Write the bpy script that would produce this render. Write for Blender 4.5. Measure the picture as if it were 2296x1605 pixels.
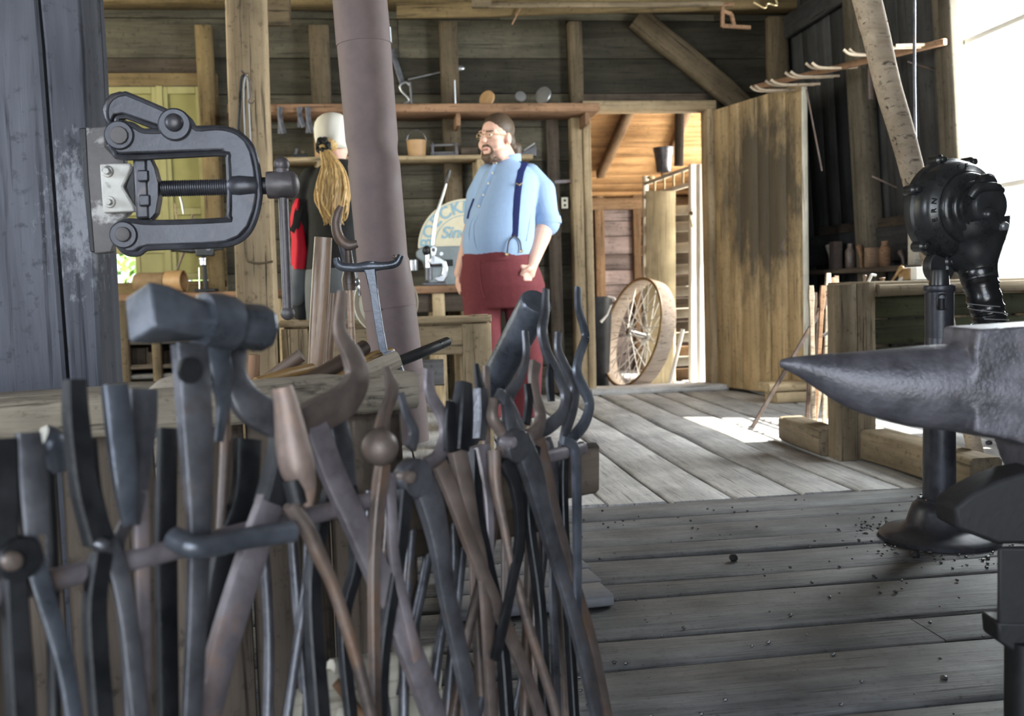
import bpy, math, random
import numpy as np
from mathutils import Vector, Matrix, Euler, noise
random.seed(7)
for _o in list(bpy.data.objects): bpy.data.objects.remove(_o)
SC = bpy.context.scene; COL = SC.collection
# ------------------------------------------------------------------ camera
F = 2200.0; CAMH = 0.8; CX, CY = 1148.0, 802.5
_p = math.atan(152.5/F); _yaw = math.radians(7.5); _r = 0.03
F0 = Vector((math.sin(_yaw), math.cos(_yaw), 0)); R0 = Vector((math.cos(_yaw), -math.sin(_yaw), 0)); ZU = Vector((0, 0, 1))
FW = F0*math.cos(_p) - ZU*math.sin(_p); U0 = R0.cross(FW)
RR = R0*math.cos(_r) - U0*math.sin(_r); UU = R0*math.sin(_r) + U0*math.cos(_r)
CAM = Vector((0, 0, CAMH))
cd = bpy.data.cameras.new('camera'); co = bpy.data.objects.new('camera', cd); COL.objects.link(co)
cd.sensor_fit = 'HORIZONTAL'; cd.sensor_width = 36.0; cd.lens = F/2296*36; cd.clip_start = 0.02; cd.clip_end = 200
cd.dof.use_dof = True; cd.dof.focus_distance = 2.4; cd.dof.aperture_fstop = 4.9
m = Matrix((RR, UU, -FW)).transposed().to_4x4(); m.translation = CAM; co.matrix_world = m
SC.camera = co
# ------------------------------------------------------------------ light
SC.view_settings.view_transform = 'Standard'; SC.view_settings.look = 'None'; SC.view_settings.gamma = 1
SC.view_settings.use_curve_mapping = False; SC.view_settings.exposure = 1.35
SC.cycles.use_denoising = True; SC.cycles.max_bounces = 8; SC.cycles.diffuse_bounces = 5; SC.cycles.transparent_max_bounces = 12
SC.cycles.sample_clamp_indirect = 8.0
w = bpy.data.worlds.new('sky'); SC.world = w; w.use_nodes = True
bg = w.node_tree.nodes['Background']; bg.inputs[0].default_value = (0.78, 0.88, 1.0, 1); bg.inputs[1].default_value = 1.25
sl = bpy.data.lights.new('sun', 'SUN'); sl.energy = 14.0; sl.angle = 0.01; sl.color = (1, 0.95, 0.86)
so = bpy.data.objects.new('sun', sl); COL.objects.link(so); so.location = (8, 0, 9)
so.rotation_euler = Vector((-0.52, 0.28, -1)).to_track_quat('-Z', 'Y').to_euler()
def area(name, loc, aim, sx, sy, e, col):
    l = bpy.data.lights.new(name, 'AREA'); l.shape = 'RECTANGLE'; l.size = sx; l.size_y = sy; l.energy = e; l.color = col
    o = bpy.data.objects.new(name, l); COL.objects.link(o); o.location = loc
    o.rotation_euler = (Vector(aim)-Vector(loc)).to_track_quat('-Z', 'Z').to_euler(); return o
area('daylight_open_doors', (-0.4, -2.9, 1.4), (-0.2, 4, 0.9), 3.0, 2.4, 55, (0.82, 0.90, 1.0))
area('daylight_left_front_window', (-4.5, .2, 1.7), (0, 1.6, .8), 2.0, 1.5, 70, (0.84, 0.91, 1.0))
area('daylight_right_window', (3.45, 4.2, 1.7), (0, 4.8, 1.0), 1.9, 1.6, 150, (0.93, 0.97, 1.0))
area('daylight_left_window', (-4.2, 5.2, 1.9), (0, 6.6, 1.4), 2.4, 1.4, 55, (1.0, 0.93, 0.66))
area('daylight_annex_door', (3.8, 8.2, 1.5), (1.6, 8.6, 1.2), 1.6, 2.0, 70, (1.0, 0.93, 0.82))
# ------------------------------------------------------------------ projection of photo points to places in the room
def ray(x, y): return FW + RR*((x-CX)/F) - UU*((y-CY)/F)
def S(x, y, s, b=0.0):
    q = ray(x, y); return CAM + q*((F/s+b)/q.dot(F0))
def hit(x, y, ax, v):
    q = ray(x, y); return CAM + q*((v-CAM[ax])/q[ax])
def onplane(x, y, p, n):
    q = ray(x, y); return CAM + q*((p-CAM).dot(n)/q.dot(n))
# ------------------------------------------------------------------ mesh helpers
W = {}
def wm(o): return W.get(o.name, Matrix.Identity(4)) if o else Matrix.Identity(4)
def tag(o, label=None, cat=None, group=None, kind=None):
    if label: o['label'] = label
    if cat: o['category'] = cat
    if group: o['group'] = group
    if kind: o['kind'] = kind
    return o
def thing(name, label, cat, loc, group=None, kind=None):
    o = bpy.data.objects.new(name, None); COL.objects.link(o); o.location = loc; o.empty_display_size = 0.05
    W[o.name] = Matrix.Translation(Vector(loc)); return tag(o, label, cat, group, kind)
def cr(pts, n=5):
    """catmull-rom through tuples of floats"""
    P = [np.array(p, float) for p in pts]
    if len(P) < 3: return [tuple(p) for p in P]
    P = [2*P[0]-P[1]] + P + [2*P[-1]-P[-2]]; out = []
    for i in range(1, len(P)-2):
        for k in range(n):
            t = k/n; a, b, c, d = P[i-1], P[i], P[i+1], P[i+2]
            out.append(tuple(0.5*((2*b)+(c-a)*t+(2*a-5*b+4*c-d)*t*t+(3*b-a-3*c+d)*t**3)))
    out.append(tuple(P[-2])); return out
RECT = [(1, .72), (.8, 1), (-.8, 1), (-1, .72), (-1, -.72), (-.8, -1), (.8, -1), (1, -.72)]
def RND(n): return [(math.cos(2*math.pi*i/n), math.sin(2*math.pi*i/n)) for i in range(n)]
class MB:
    def __init__(s): s.v = []; s.f = []
    def add(s, vs, fs):
        k = len(s.v); s.v += [Vector(v) for v in vs]; s.f += [tuple(i+k for i in f) for f in fs]; return s
    def sweep(s, pts, prof, scl, up=ZU, cap=True, twist=None):
        pts = [Vector(p) for p in pts]; n = len(prof); vs = []; N = len(pts); side = None
        if not isinstance(scl, list): scl = [scl]*N
        for i, p in enumerate(pts):
            t = (pts[min(i+1, N-1)]-pts[max(i-1, 0)]).normalized()
            sd = t.cross(up)
            if sd.length < 0.05: sd = side if side is not None else t.orthogonal()
            sd.normalize()
            if side is not None and sd.dot(side) < 0: sd = -sd
            side = sd; u2 = sd.cross(t)
            a, b = scl[i] if isinstance(scl[i], (tuple, list)) else (scl[i], scl[i])
            for (x, y) in prof:
                if twist: 
                    c_, s_ = math.cos(twist[i]), math.sin(twist[i]); xx, yy = x*a*c_-y*b*s_, x*a*s_+y*b*c_
                else: xx, yy = x*a, y*b
                vs.append(p+sd*xx+u2*yy)
        fs = []
        for i in range(N-1):
            for j in range(n):
                k = (j+1) % n; fs.append((i*n+j, i*n+k, (i+1)*n+k, (i+1)*n+j))
        if cap: fs.append(tuple(range(n-1, -1, -1))); fs.append(tuple(range((N-1)*n, N*n)))
        return s.add(vs, fs)
    def tube(s, pts, r, n=10, up=ZU, sm=0):
        if not isinstance(r, (list, tuple)): r = [r]*len(pts)
        if sm:
            q = cr([(*p, a) for p, a in zip(pts, r)], sm); pts = [Vector(a[:3]) for a in q]; r = [max(a[3], 1e-4) for a in q]
        return s.sweep(pts, RND(n), list(r), up)
    def lathe(s, prof, o, ax, n=24, closed=False):
        o = Vector(o); ax = Vector(ax).normalized(); a = ax.orthogonal().normalized(); b = ax.cross(a); vs = []; fs = []
        for r, h in prof:
            for i in range(n):
                t = 2*math.pi*i/n; vs.append(o+ax*h+(a*math.cos(t)+b*math.sin(t))*max(r, 1e-4))
        for k in range(len(prof)-1):
            for i in range(n):
                j = (i+1) % n; fs.append((k*n+i, k*n+j, (k+1)*n+j, (k+1)*n+i))
        if closed:
            k = len(prof)-1
            for i in range(n):
                j = (i+1) % n; fs.append((k*n+i, k*n+j, j, i))
        else:
            fs.append(tuple(range(n-1, -1, -1))); K = (len(prof)-1)*n; fs.append(tuple(range(K, K+n)))
        return s.add(vs, fs)
    def ell(s, c, r, n=16, m=10, rot=None):
        c = Vector(c); r = r if isinstance(r, (tuple, list)) else (r, r, r); vs = []; fs = []
        for i in range(1, m):
            ph = math.pi*i/m
            for j in range(n):
                th = 2*math.pi*j/n; v = Vector((r[0]*math.sin(ph)*math.cos(th), r[1]*math.sin(ph)*math.sin(th), -r[2]*math.cos(ph)))
                if rot is not None: v = rot @ v
                vs.append(c+v)
        for i in range(m-2):
            for j in range(n):
                k = (j+1) % n; fs.append((i*n+j, i*n+k, (i+1)*n+k, (i+1)*n+j))
        b = Vector((0, 0, -r[2])); t = Vector((0, 0, r[2]))
        if rot is not None: b = rot @ b; t = rot @ t
        vs += [c+b, c+t]; B = len(vs)-2
        for j in range(n):
            k = (j+1) % n; fs.append((B, k, j)); fs.append((B+1, (m-2)*n+j, (m-2)*n+k))
        return s.add(vs, fs)
    def caps(s, p0, p1, r0, r1, n=12):
        p0 = Vector(p0); p1 = Vector(p1); L = (p1-p0).length; ax = (p1-p0)/max(L, 1e-6); pr = []
        for k in range(5): a = math.pi/2*k/5; pr.append((r0*math.sin(a)+1e-4, -r0*math.cos(a)))
        pr.append((r0, 0)); pr.append((r1, L))
        for k in range(1, 6): a = math.pi/2*k/5; pr.append((r1*math.cos(a)+1e-4, L+r1*math.sin(a)))
        return s.lathe(pr, p0, ax, n)
    def chain(s, pts, rs, n=12):
        for i in range(len(pts)-1): s.caps(pts[i], pts[i+1], rs[i], rs[i+1], n)
        return s
    def prism(s, pts, off):
        pts = [Vector(p) for p in pts]; off = Vector(off); n = len(pts)
        nn = Vector((0, 0, 0))
        for i in range(n): nn += pts[i].cross(pts[(i+1) % n])
        if nn.dot(off) > 0: pts = pts[::-1]
        vs = pts+[p+off for p in pts]; fs = [tuple(range(n)), tuple(range(2*n-1, n-1, -1))]
        for i in range(n): j = (i+1) % n; fs.append((j, i, i+n, j+n))
        return s.add(vs, fs)
    def box(s, c, sz, ch=0.0, rot=None):
        c = Vector(c); x, y, z = [a/2 for a in sz]
        vs = [Vector((a*x, b*y, d*z)) for d in (-1, 1) for a, b in ((-1, -1), (1, -1), (1, 1), (-1, 1))]
        if rot is not None: vs = [rot @ v for v in vs]
        return s.add([c+v for v in vs], [(3, 2, 1, 0), (4, 5, 6, 7), (0, 1, 5, 4), (1, 2, 6, 5), (2, 3, 7, 6), (3, 0, 4, 7)])
    def loft(s, rings, n=28):
        """rings: (center, ha, hb, adir, bdir, pow)"""
        vs = []; fs = []
        for c, ha, hb, a, b, pw in rings:
            for i in range(n):
                t = 2*math.pi*i/n; x, y = math.cos(t), math.sin(t)
                x = math.copysign(abs(x)**(2/pw), x); y = math.copysign(abs(y)**(2/pw), y)
                vs.append(Vector(c)+a*(x*ha)+b*(y*hb))
        for k in range(len(rings)-1):
            for i in range(n): j = (i+1) % n; fs.append((k*n+i, k*n+j, (k+1)*n+j, (k+1)*n+i))
        fs.append(tuple(range(n-1, -1, -1))); K = (len(rings)-1)*n; fs.append(tuple(range(K, K+n)))
        return s.add(vs, fs)
    def build(s, name, mat, parent=None, frame=None, sharp=38, bevel=0, seg=2, wobble=0, sub=0):
        if frame is None:
            lo = [min(v[i] for v in s.v) for i in range(3)]; hi = [max(v[i] for v in s.v) for i in range(3)]
            c = Vector([(a+b)/2 for a, b in zip(lo, hi)]); vs = [v-c for v in s.v]; frame = Matrix.Translation(c)
        else: vs = s.v
        me = bpy.data.meshes.new(name); me.from_pydata([tuple(v) for v in vs], [], s.f); me.update()
        o = bpy.data.objects.new(name, me); COL.objects.link(o); fin(o, mat, parent, frame, sharp)
        if bevel:
            b = o.modifiers.new('b', 'BEVEL'); b.width = bevel; b.segments = seg; b.limit_method = 'ANGLE'; b.angle_limit = math.radians(30)
            b.harden_normals = False
        if sub: mm = o.modifiers.new('s', 'SUBSURF'); mm.levels = sub; mm.render_levels = sub
        return o
def fin(o, mat, parent, frame, sharp=38):
    me = o.data
    if mat: me.materials.append(mat)
    for p in me.polygons: p.use_smooth = True
    me.set_sharp_from_angle(angle=math.radians(sharp))
    W[o.name] = frame
    if parent is not None: o.parent = parent; o.matrix_basis = wm(parent).inverted() @ frame
    else: o.matrix_basis = frame
def fixn(mb):
    import bmesh
    bm = bmesh.new(); vs = [bm.verts.new(v) for v in mb.v]
    for f in mb.f:
        try: bm.faces.new([vs[i] for i in f])
        except ValueError: pass
    bmesh.ops.recalc_face_normals(bm, faces=bm.faces); bm.verts.index_update()
    r = MB(); r.v = [v.co.copy() for v in bm.verts]; r.f = [tuple(v.index for v in f.verts) for f in bm.faces]; bm.free(); return r
def remesh(mb, name, mat, parent, voxel=0.005, smooth=4, fac=0.6, sharp=60):
    o = mb.build(name, None, None)
    o.data.name = 'pre'; mod = o.modifiers.new('r', 'REMESH'); mod.mode = 'VOXEL'; mod.voxel_size = voxel; mod.adaptivity = 0
    if smooth: sm = o.modifiers.new('s', 'SMOOTH'); sm.iterations = smooth; sm.factor = fac
    bpy.context.view_layer.update(); dg = bpy.context.evaluated_depsgraph_get()
    me = bpy.data.meshes.new_from_object(o.evaluated_get(dg)); me.name = name; old = o.data; o.modifiers.clear(); o.data = me; bpy.data.meshes.remove(old)
    me.materials.clear(); fr = W[o.name]; fin(o, mat, parent, fr, sharp); return o
def frame3(o, x, zref):
    x = Vector(x).normalized(); y = Vector(zref).cross(x).normalized(); z = x.cross(y)
    m = Matrix((x, y, z)).transposed().to_4x4(); m.translation = Vector(o); return m
def plank(name, mat, parent, p0, p1, w, t, n, rings=2, jit=0.0, ch=0.006, cut=0.0):
    """board from p0 to p1; wide face normal n"""
    p0 = Vector(p0); p1 = Vector(p1); L = (p1-p0).length; fr = frame3((p0+p1)/2, p1-p0, n)
    c = min(ch, w*.3, t*.3); a, b = w/2, t/2
    pr = [(a, b-c), (a-c, b), (-a+c, b), (-a, b-c), (-a, -b+c), (-a+c, -b), (a-c, -b), (a, -b+c)]
    mb = MB(); vs = []; N = rings; fs = []
    for i in range(N):
        u = -L/2+L*i/(N-1); jy = random.uniform(-jit, jit); jz = random.uniform(-jit, jit)*.6; k = 1+random.uniform(-jit, jit)/w
        for (y, z) in pr: vs.append((u+(random.uniform(-cut, cut) if cut else 0), y*k+jy, z+jz))
    for i in range(N-1):
        for j in range(8): k = (j+1) % 8; fs.append((i*8+j, i*8+k, (i+1)*8+k, (i+1)*8+j))
    fs.append(tuple(range(7, -1, -1))); fs.append(tuple(range((N-1)*8, N*8)))
    mb.add(vs, fs); return mb.build(name, mat, parent, fr, sharp=50)
# ------------------------------------------------------------------ materials
def newmat(name):
    m = bpy.data.materials.new(name); m.use_nodes = True; nt = m.node_tree; return m, nt, nt.nodes['Principled BSDF']
def nd(nt, t, **k):
    n = nt.nodes.new(t)
    for a, b in k.items():
        if isinstance(b, tuple) and a.startswith('i_'): n.inputs[a[2:]].default_value = b
        else: setattr(n, a, b)
    return n
def ramp(nt, fac, stops):
    r = nt.nodes.new('ShaderNodeValToRGB'); e = r.color_ramp.elements
    while len(e) < len(stops): e.new(0.5)
    for k, (p, c) in zip(e, stops): k.position = p; k.color = (*c, 1) if len(c) == 3 else c
    nt.links.new(fac, r.inputs[0]); return r.outputs[0]
def mixc(nt, mode, fac, a, b):
    n = nt.nodes.new('ShaderNodeMix'); n.data_type = 'RGBA'; n.blend_type = mode
    for sock, v in ((n.inputs[0], fac), (n.inputs[6], a), (n.inputs[7], b)):
        if hasattr(v, 'is_linked'): nt.links.new(v, sock)
        else: sock.default_value = v if not (isinstance(v, tuple) and len(v) == 3) else (*v, 1)
    return n.outputs[2]
def objco(nt, scale, rnd=True):
    tc = nt.nodes.new('ShaderNodeTexCoord'); out = tc.outputs['Object']
    if rnd:
        oi = nt.nodes.new('ShaderNodeObjectInfo'); vm = nt.nodes.new('ShaderNodeVectorMath'); vm.operation = 'MULTIPLY_ADD'
        cb = nt.nodes.new('ShaderNodeCombineXYZ')
        for i in range(3): nt.links.new(oi.outputs['Random'], cb.inputs[i])
        nt.links.new(cb.outputs[0], vm.inputs[0]); vm.inputs[1].default_value = (37.3, 91.7, 53.1); nt.links.new(out, vm.inputs[2]); out = vm.outputs[0]
    mp = nt.nodes.new('ShaderNodeMapping'); mp.inputs['Scale'].default_value = scale; nt.links.new(out, mp.inputs[0]); return mp.outputs[0]
def noi(nt, vec, sc, det=5, rough=.6, dist=0):
    n = nt.nodes.new('ShaderNodeTexNoise'); n.inputs['Scale'].default_value = sc; n.inputs['Detail'].default_value = det
    n.inputs['Roughness'].default_value = rough; n.inputs['Distortion'].default_value = dist; nt.links.new(vec, n.inputs['Vector']); return n.outputs[0]
def bump(nt, bs, h, st=.3, d=.01):
    b = nt.nodes.new('ShaderNodeBump'); b.inputs['Strength'].default_value = st; b.inputs['Distance'].default_value = d
    nt.links.new(h, b.inputs['Height']); nt.links.new(b.outputs[0], bs.inputs['Normal'])
def wood(name, c1, c2, crack=(.02, .016, .012), axis=0, sc=1.0, rough=.85, var=.28, bst=.5, spec=.25, blotch=.55, knots=True, stain=None):
    m, nt, bs = newmat(name); st = [11, 11, 11]; st[axis] = 0.9; st2 = [60, 60, 60]; st2[axis] = 2.2
    v1 = objco(nt, tuple(a*sc for a in st)); v2 = objco(nt, tuple(a*sc for a in st2)); v3 = objco(nt, (sc*2.2,)*3)
    n1 = noi(nt, v1, 1.3, 7, .65, .9); n2 = noi(nt, v2, 1.0, 4, .6, .3); n3 = noi(nt, v3, 1.0, 4, .6)
    c = ramp(nt, n1, [(.25, c1), (.72, c2)])
    c = mixc(nt, 'MIX', ramp(nt, n2, [(.30, (.9,)*3), (.42, (0,)*3)]), c, crack)
    c = mixc(nt, 'MULTIPLY', 1.0, c, ramp(nt, n3, [(.3, (blotch,)*3), (.65, (1.1,)*3)]))
    n4 = noi(nt, v3, 16, 3, .7)
    if knots: c = mixc(nt, 'MULTIPLY', 1.0, c, ramp(nt, n4, [(.28, (.5,)*3), (.42, (1,)*3)]))
    oi = nt.nodes.new('ShaderNodeObjectInfo'); mr = nt.nodes.new('ShaderNodeMapRange')
    mr.inputs[3].default_value = 1-var; mr.inputs[4].default_value = 1+var; nt.links.new(oi.outputs['Random'], mr.inputs[0])
    c = mixc(nt, 'MULTIPLY', 1.0, c, mr.outputs[0])
    if stain: c = stain(nt, c)
    nt.links.new(c, bs.inputs['Base Color']); bs.inputs['Roughness'].default_value = rough; bs.inputs['Specular IOR Level'].default_value = spec
    ad = nt.nodes.new('ShaderNodeMath'); ad.operation = 'MULTIPLY_ADD'; nt.links.new(n2, ad.inputs[0]); ad.inputs[1].default_value = .6; nt.links.new(n1, ad.inputs[2])
    bump(nt, bs, ad.outputs[0], bst, .006); return m
def iron(name, c1, c2, rust=None, rlo=.55, rhi=.7, rough=.5, metal=.55, sc=1.0, bst=.35, grit=90):
    m, nt, bs = newmat(name); v = objco(nt, (sc,)*3); n1 = noi(nt, v, 14, 6, .65); n2 = noi(nt, v, grit, 3, .6); n3 = noi(nt, v, 7, 5, .7, .6)
    c = ramp(nt, n1, [(.3, c1), (.7, c2)])
    if rust: c = mixc(nt, 'MIX', ramp(nt, n3, [(rlo, (0,)*3), (rhi, (1,)*3)]), c, rust)
    nt.links.new(c, bs.inputs['Base Color']); bs.inputs['Metallic'].default_value = metal
    rr = ramp(nt, n1, [(.3, (rough-.1,)*3), (.7, (rough+.14,)*3)]); nt.links.new(rr, bs.inputs['Roughness'])
    bump(nt, bs, n2, bst, .002); return m
def plain(name, col, rough=.6, metal=0, spec=.4, var=0.08, sc=20, bst=.1, sub=0, bd=.003, st=(1, 1, 1)):
    m, nt, bs = newmat(name); v = objco(nt, st); n = noi(nt, v, sc, 4, .6)
    c = ramp(nt, n, [(.3, tuple(max(0, a*(1-var)) for a in col)), (.7, tuple(min(1, a*(1+var)) for a in col))])
    nt.links.new(c, bs.inputs['Base Color']); bs.inputs['Roughness'].default_value = rough; bs.inputs['Metallic'].default_value = metal
    bs.inputs['Specular IOR Level'].default_value = spec
    if sub: bs.inputs['Subsurface Weight'].default_value = sub; bs.inputs['Subsurface Radius'].default_value = (.02, .008, .004)
    if bst: bump(nt, bs, n, bst, bd)
    return m
M = {}
M['wall'] = wood('wall_wood', (.034, .031, .022), (.098, .087, .062), var=.5)
M['wallr'] = wood('wall_wood_dark', (.030, .031, .034), (.075, .075, .076), axis=0, var=.3)
M['stud'] = wood('stud_wood', (.078, .059, .037), (.175, .132, .082), var=.2)
M['studr'] = wood('stud_grey', (.075, .065, .050), (.17, .145, .11), var=.2)
M['beam'] = wood('beam_wood', (.085, .060, .028), (.22, .155, .075), var=.2)
M['post'] = wood('post_wood', (.20, .145, .085), (.42, .32, .20), var=.08, sc=.9)
M['shelf'] = wood('shelf_wood', (.17, .095, .055), (.34, .20, .12), var=.1)
M['table'] = wood('table_wood', (.23, .168, .10), (.47, .365, .225), var=.15)
M['floor'] = wood('floor_wood_lit', (.27, .265, .26), (.50, .49, .48), crack=(.06, .055, .05), var=.13, bst=.9, blotch=.65, rough=.6, spec=.5, sc=1.8)  # far boards lightened: glare from window and doorway put into the colour
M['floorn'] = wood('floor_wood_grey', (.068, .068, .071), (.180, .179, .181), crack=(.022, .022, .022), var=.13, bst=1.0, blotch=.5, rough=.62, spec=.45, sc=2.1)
M['counter'] = wood('counter_wood', (.115, .088, .056), (.25, .195, .13), var=.15)
M['greenboard'] = wood('green_board', (.035, .038, .020), (.085, .088, .048), var=.15)
M['timber'] = wood('weathered_timber', (.22, .185, .14), (.53, .46, .365), crack=(.06, .05, .04), var=.08, bst=1.0, blotch=.4, sc=1.4)
M['tan'] = wood('tan_board', (.085, .066, .052), (.185, .147, .117), var=.2, axis=0, sc=.8)
M['darkwood'] = wood('dark_wood', (.045, .034, .026), (.11, .085, .064), var=.25)
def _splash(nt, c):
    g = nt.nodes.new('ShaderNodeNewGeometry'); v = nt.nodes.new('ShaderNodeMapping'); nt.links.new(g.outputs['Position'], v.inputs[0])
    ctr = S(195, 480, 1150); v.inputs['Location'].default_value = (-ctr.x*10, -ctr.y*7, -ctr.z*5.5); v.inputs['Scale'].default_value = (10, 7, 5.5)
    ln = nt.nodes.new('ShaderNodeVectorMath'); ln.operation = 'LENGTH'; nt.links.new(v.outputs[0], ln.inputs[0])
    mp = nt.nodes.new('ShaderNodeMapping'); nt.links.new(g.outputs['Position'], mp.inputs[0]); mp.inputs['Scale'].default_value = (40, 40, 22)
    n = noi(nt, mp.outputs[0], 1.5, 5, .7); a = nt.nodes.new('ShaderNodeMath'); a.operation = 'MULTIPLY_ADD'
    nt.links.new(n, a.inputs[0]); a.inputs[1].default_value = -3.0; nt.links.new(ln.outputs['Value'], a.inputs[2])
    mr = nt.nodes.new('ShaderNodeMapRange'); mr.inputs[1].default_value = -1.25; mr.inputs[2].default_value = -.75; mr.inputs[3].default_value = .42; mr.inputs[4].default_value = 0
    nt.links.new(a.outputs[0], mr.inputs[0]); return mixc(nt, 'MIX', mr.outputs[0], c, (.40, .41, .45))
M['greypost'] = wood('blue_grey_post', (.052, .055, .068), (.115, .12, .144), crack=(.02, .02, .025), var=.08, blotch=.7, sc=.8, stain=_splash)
M['postside'] = wood('grey_brown_post', (.12, .115, .115), (.25, .24, .235), var=.08)
M['annex'] = wood('annex_roof_wood', (.32, .165, .068), (.62, .36, .165), var=.12, blotch=.7)
M['annexb'] = wood('annex_brown', (.14, .085, .045), (.30, .19, .11), var=.25)
M['siding'] = wood('annex_siding', (.17, .125, .115), (.36, .29, .275), var=.42)
M['pale'] = wood('pale_slat', (.50, .46, .37), (.76, .72, .62), crack=(.25, .2, .15), var=.12, knots=False)
M['tanpanel'] = wood('tan_panel', (.40, .33, .20), (.58, .50, .33), crack=(.3, .25, .16), var=.05, knots=False)
M['rim'] = wood('rim_wood', (.40, .31, .24), (.66, .56, .47), var=.03, blotch=.8, knots=False)
M['pole'] = wood('peeled_pole', (.24, .185, .13), (.46, .375, .285), var=.05)
M['handle'] = wood('handle_wood', (.22, .135, .085), (.42, .29, .20), rough=.35, spec=.6, sc=2.5, var=.1, bst=.15, knots=False)
M['handled'] = wood('handle_wood_dark', (.055, .036, .027), (.14, .095, .07), rough=.4, spec=.5, sc=2.5, var=.2, bst=.15, knots=False)
M['handleg'] = wood('handle_wood_gold', (.30, .17, .06), (.52, .33, .14), rough=.35, spec=.55, sc=2.5, var=.1, bst=.15, knots=False)
M['yellow'] = plain('yellow_paint', (.20, .182, .062), .7, var=.16, sc=5)
M['yellowt'] = plain('yellow_trim', (.26, .236, .10), .7, var=.12, sc=6)
M['white'] = plain('white_paint', (.86, .84, .78), .6, var=.06, sc=8)
M['cream'] = plain('cream_sign', (.62, .56, .42), .6, var=.06)
M['signblue'] = plain('sign_blue', (.25, .40, .50), .6)
M['greyblue'] = plain('grey_blue_paint', (.20, .235, .26), .5, var=.1)
M['pipe'] = iron('pipe_iron', (.118, .085, .083), (.180, .132, .129), rust=(.185, .12, .095), rough=.72, metal=.05, bst=.15, rlo=.6, rhi=.85)
M['iron'] = iron('wrought_iron', (.042, .043, .050), (.150, .152, .172), rust=(.125, .08, .055), rlo=.56, rhi=.78, rough=.36, metal=.5)  # bluish base colour carries reflected sky on the front faces
M['ironb'] = iron('sky_tinted_iron', (.042, .048, .060), (.145, .16, .195), rough=.33, metal=.5)  # sky reflection and highlight put into the base colour
M['ironr'] = iron('rusty_iron', (.062, .050, .046), (.18, .14, .124), rust=(.17, .10, .063), rlo=.5, rhi=.7, rough=.45, metal=.3)
M['irond'] = iron('dark_iron', (.007, .008, .010), (.026, .027, .031), rough=.45, metal=.35)
M['ironp'] = iron('sky_lavender_iron', (.09, .08, .088), (.25, .222, .245), rust=(.26, .17, .13), rlo=.55, rhi=.75, rough=.42, metal=.3)  # base colour carries the sky's lavender-blue reflection
M['vise'] = iron('vise_iron', (.024, .025, .031), (.066, .068, .082), rust=(.11, .085, .08), rlo=.6, rhi=.8, rough=.36, metal=.4, bst=.2)
M['viserod'] = iron('vise_rod', (.05, .044, .048), (.12, .108, .115), rust=(.2, .19, .19), rlo=.66, rhi=.8, rough=.45, metal=.3)
M['viseplate'] = iron('vise_plate', (.06, .056, .058), (.14, .13, .133), rust=(.38, .37, .365), rlo=.56, rhi=.64, rough=.6, metal=.2)
M['whitejaw'] = iron('white_jaw', (.36, .35, .33), (.62, .61, .58), rust=(.09, .085, .08), rlo=.58, rhi=.66, rough=.6, metal=0)
M['ironc'] = iron('rusty_cone', (.13, .095, .085), (.30, .225, .195), rust=(.34, .21, .14), rlo=.5, rhi=.7, rough=.42, metal=.2)
M['plate'] = plain('grey_plate', (.17, .17, .185), .5, var=.15)
M['black'] = iron('black_iron', (.012, .013, .014), (.03, .031, .033), rough=.3, metal=.0, bst=.12, grit=60)
M['anvil'] = iron('anvil_steel', (.045, .044, .052), (.165, .16, .188), rust=(.13, .105, .105), rlo=.56, rhi=.8, rough=.42, metal=.35, bst=.6, grit=140)
M['anvild'] = iron('anvil_base', (.006, .006, .007), (.018, .018, .020), rough=.6, metal=.1)
M['chrome'] = plain('chrome', (.52, .53, .54), .22, metal=1, var=.05)
M['spoke'] = plain('spoke_wire', (.72, .70, .64), .4, metal=.3)
M['steel'] = plain('steel', (.42, .43, .45), .35, metal=.8)
M['tape'] = plain('black_tape', (.010, .010, .011), .25, spec=.7, var=.3, sc=30, bst=.6)
M['wire'] = plain('grey_wire', (.30, .30, .30), .4, metal=.5)
M['skin'] = plain('skin', (.72, .44, .34), .55, sub=.15, var=.05, sc=30, bst=.03)
M['hairb'] = plain('brown_hair', (.075, .05, .032), .5, var=.4, sc=60, bst=.5, st=(4, 4, .6))
M['beard'] = plain('beard_hair', (.105, .065, .04), .6, var=.4, sc=90, bst=.5)
M['blond'] = plain('blond_hair', (.60, .40, .17), .38, var=.45, sc=26, bst=.3, st=(6, 6, .4))
M['shirt'] = plain('blue_shirt', (.29, .405, .59), .85, var=.05, sc=120, bst=.15, st=(1, 1, .15))
M['navy'] = plain('navy_strap', (.012, .022, .115), .7, var=.15, sc=80)
M['maroon'] = plain('maroon_cloth', (.14, .025, .03), .85, var=.12, sc=60, bst=.2)
M['cap'] = plain('white_cap', (.80, .77, .70), .85, var=.04, sc=9, bst=.3, bd=.01)
M['blackcloth'] = plain('black_cloth', (.018, .019, .020), .85, var=.2, sc=14, bst=.4, bd=.01)
M['greycloth'] = plain('grey_cloth', (.16, .175, .19), .85, var=.1, sc=14, bst=.3, bd=.01)
M['red'] = plain('red_cloth', (.60, .008, .03), .7, var=.15, sc=10, bst=.3, bd=.01)
M['leather'] = plain('dark_leather', (.045, .03, .02), .5)
M['brass'] = plain('brass', (.62, .48, .26), .3, metal=.8)
M['button'] = plain('pearl_button', (.75, .72, .58), .35)
M['copper'] = plain('tan_copper', (.40, .24, .115), .5, var=.12)
M['glasst'], _nt, _b = newmat('window_glass')
_nt.nodes.remove(_b); _tr = _nt.nodes.new('ShaderNodeBsdfTransparent'); _gl = _nt.nodes.new('ShaderNodeBsdfGlossy'); _gl.inputs['Roughness'].default_value = .03
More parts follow.
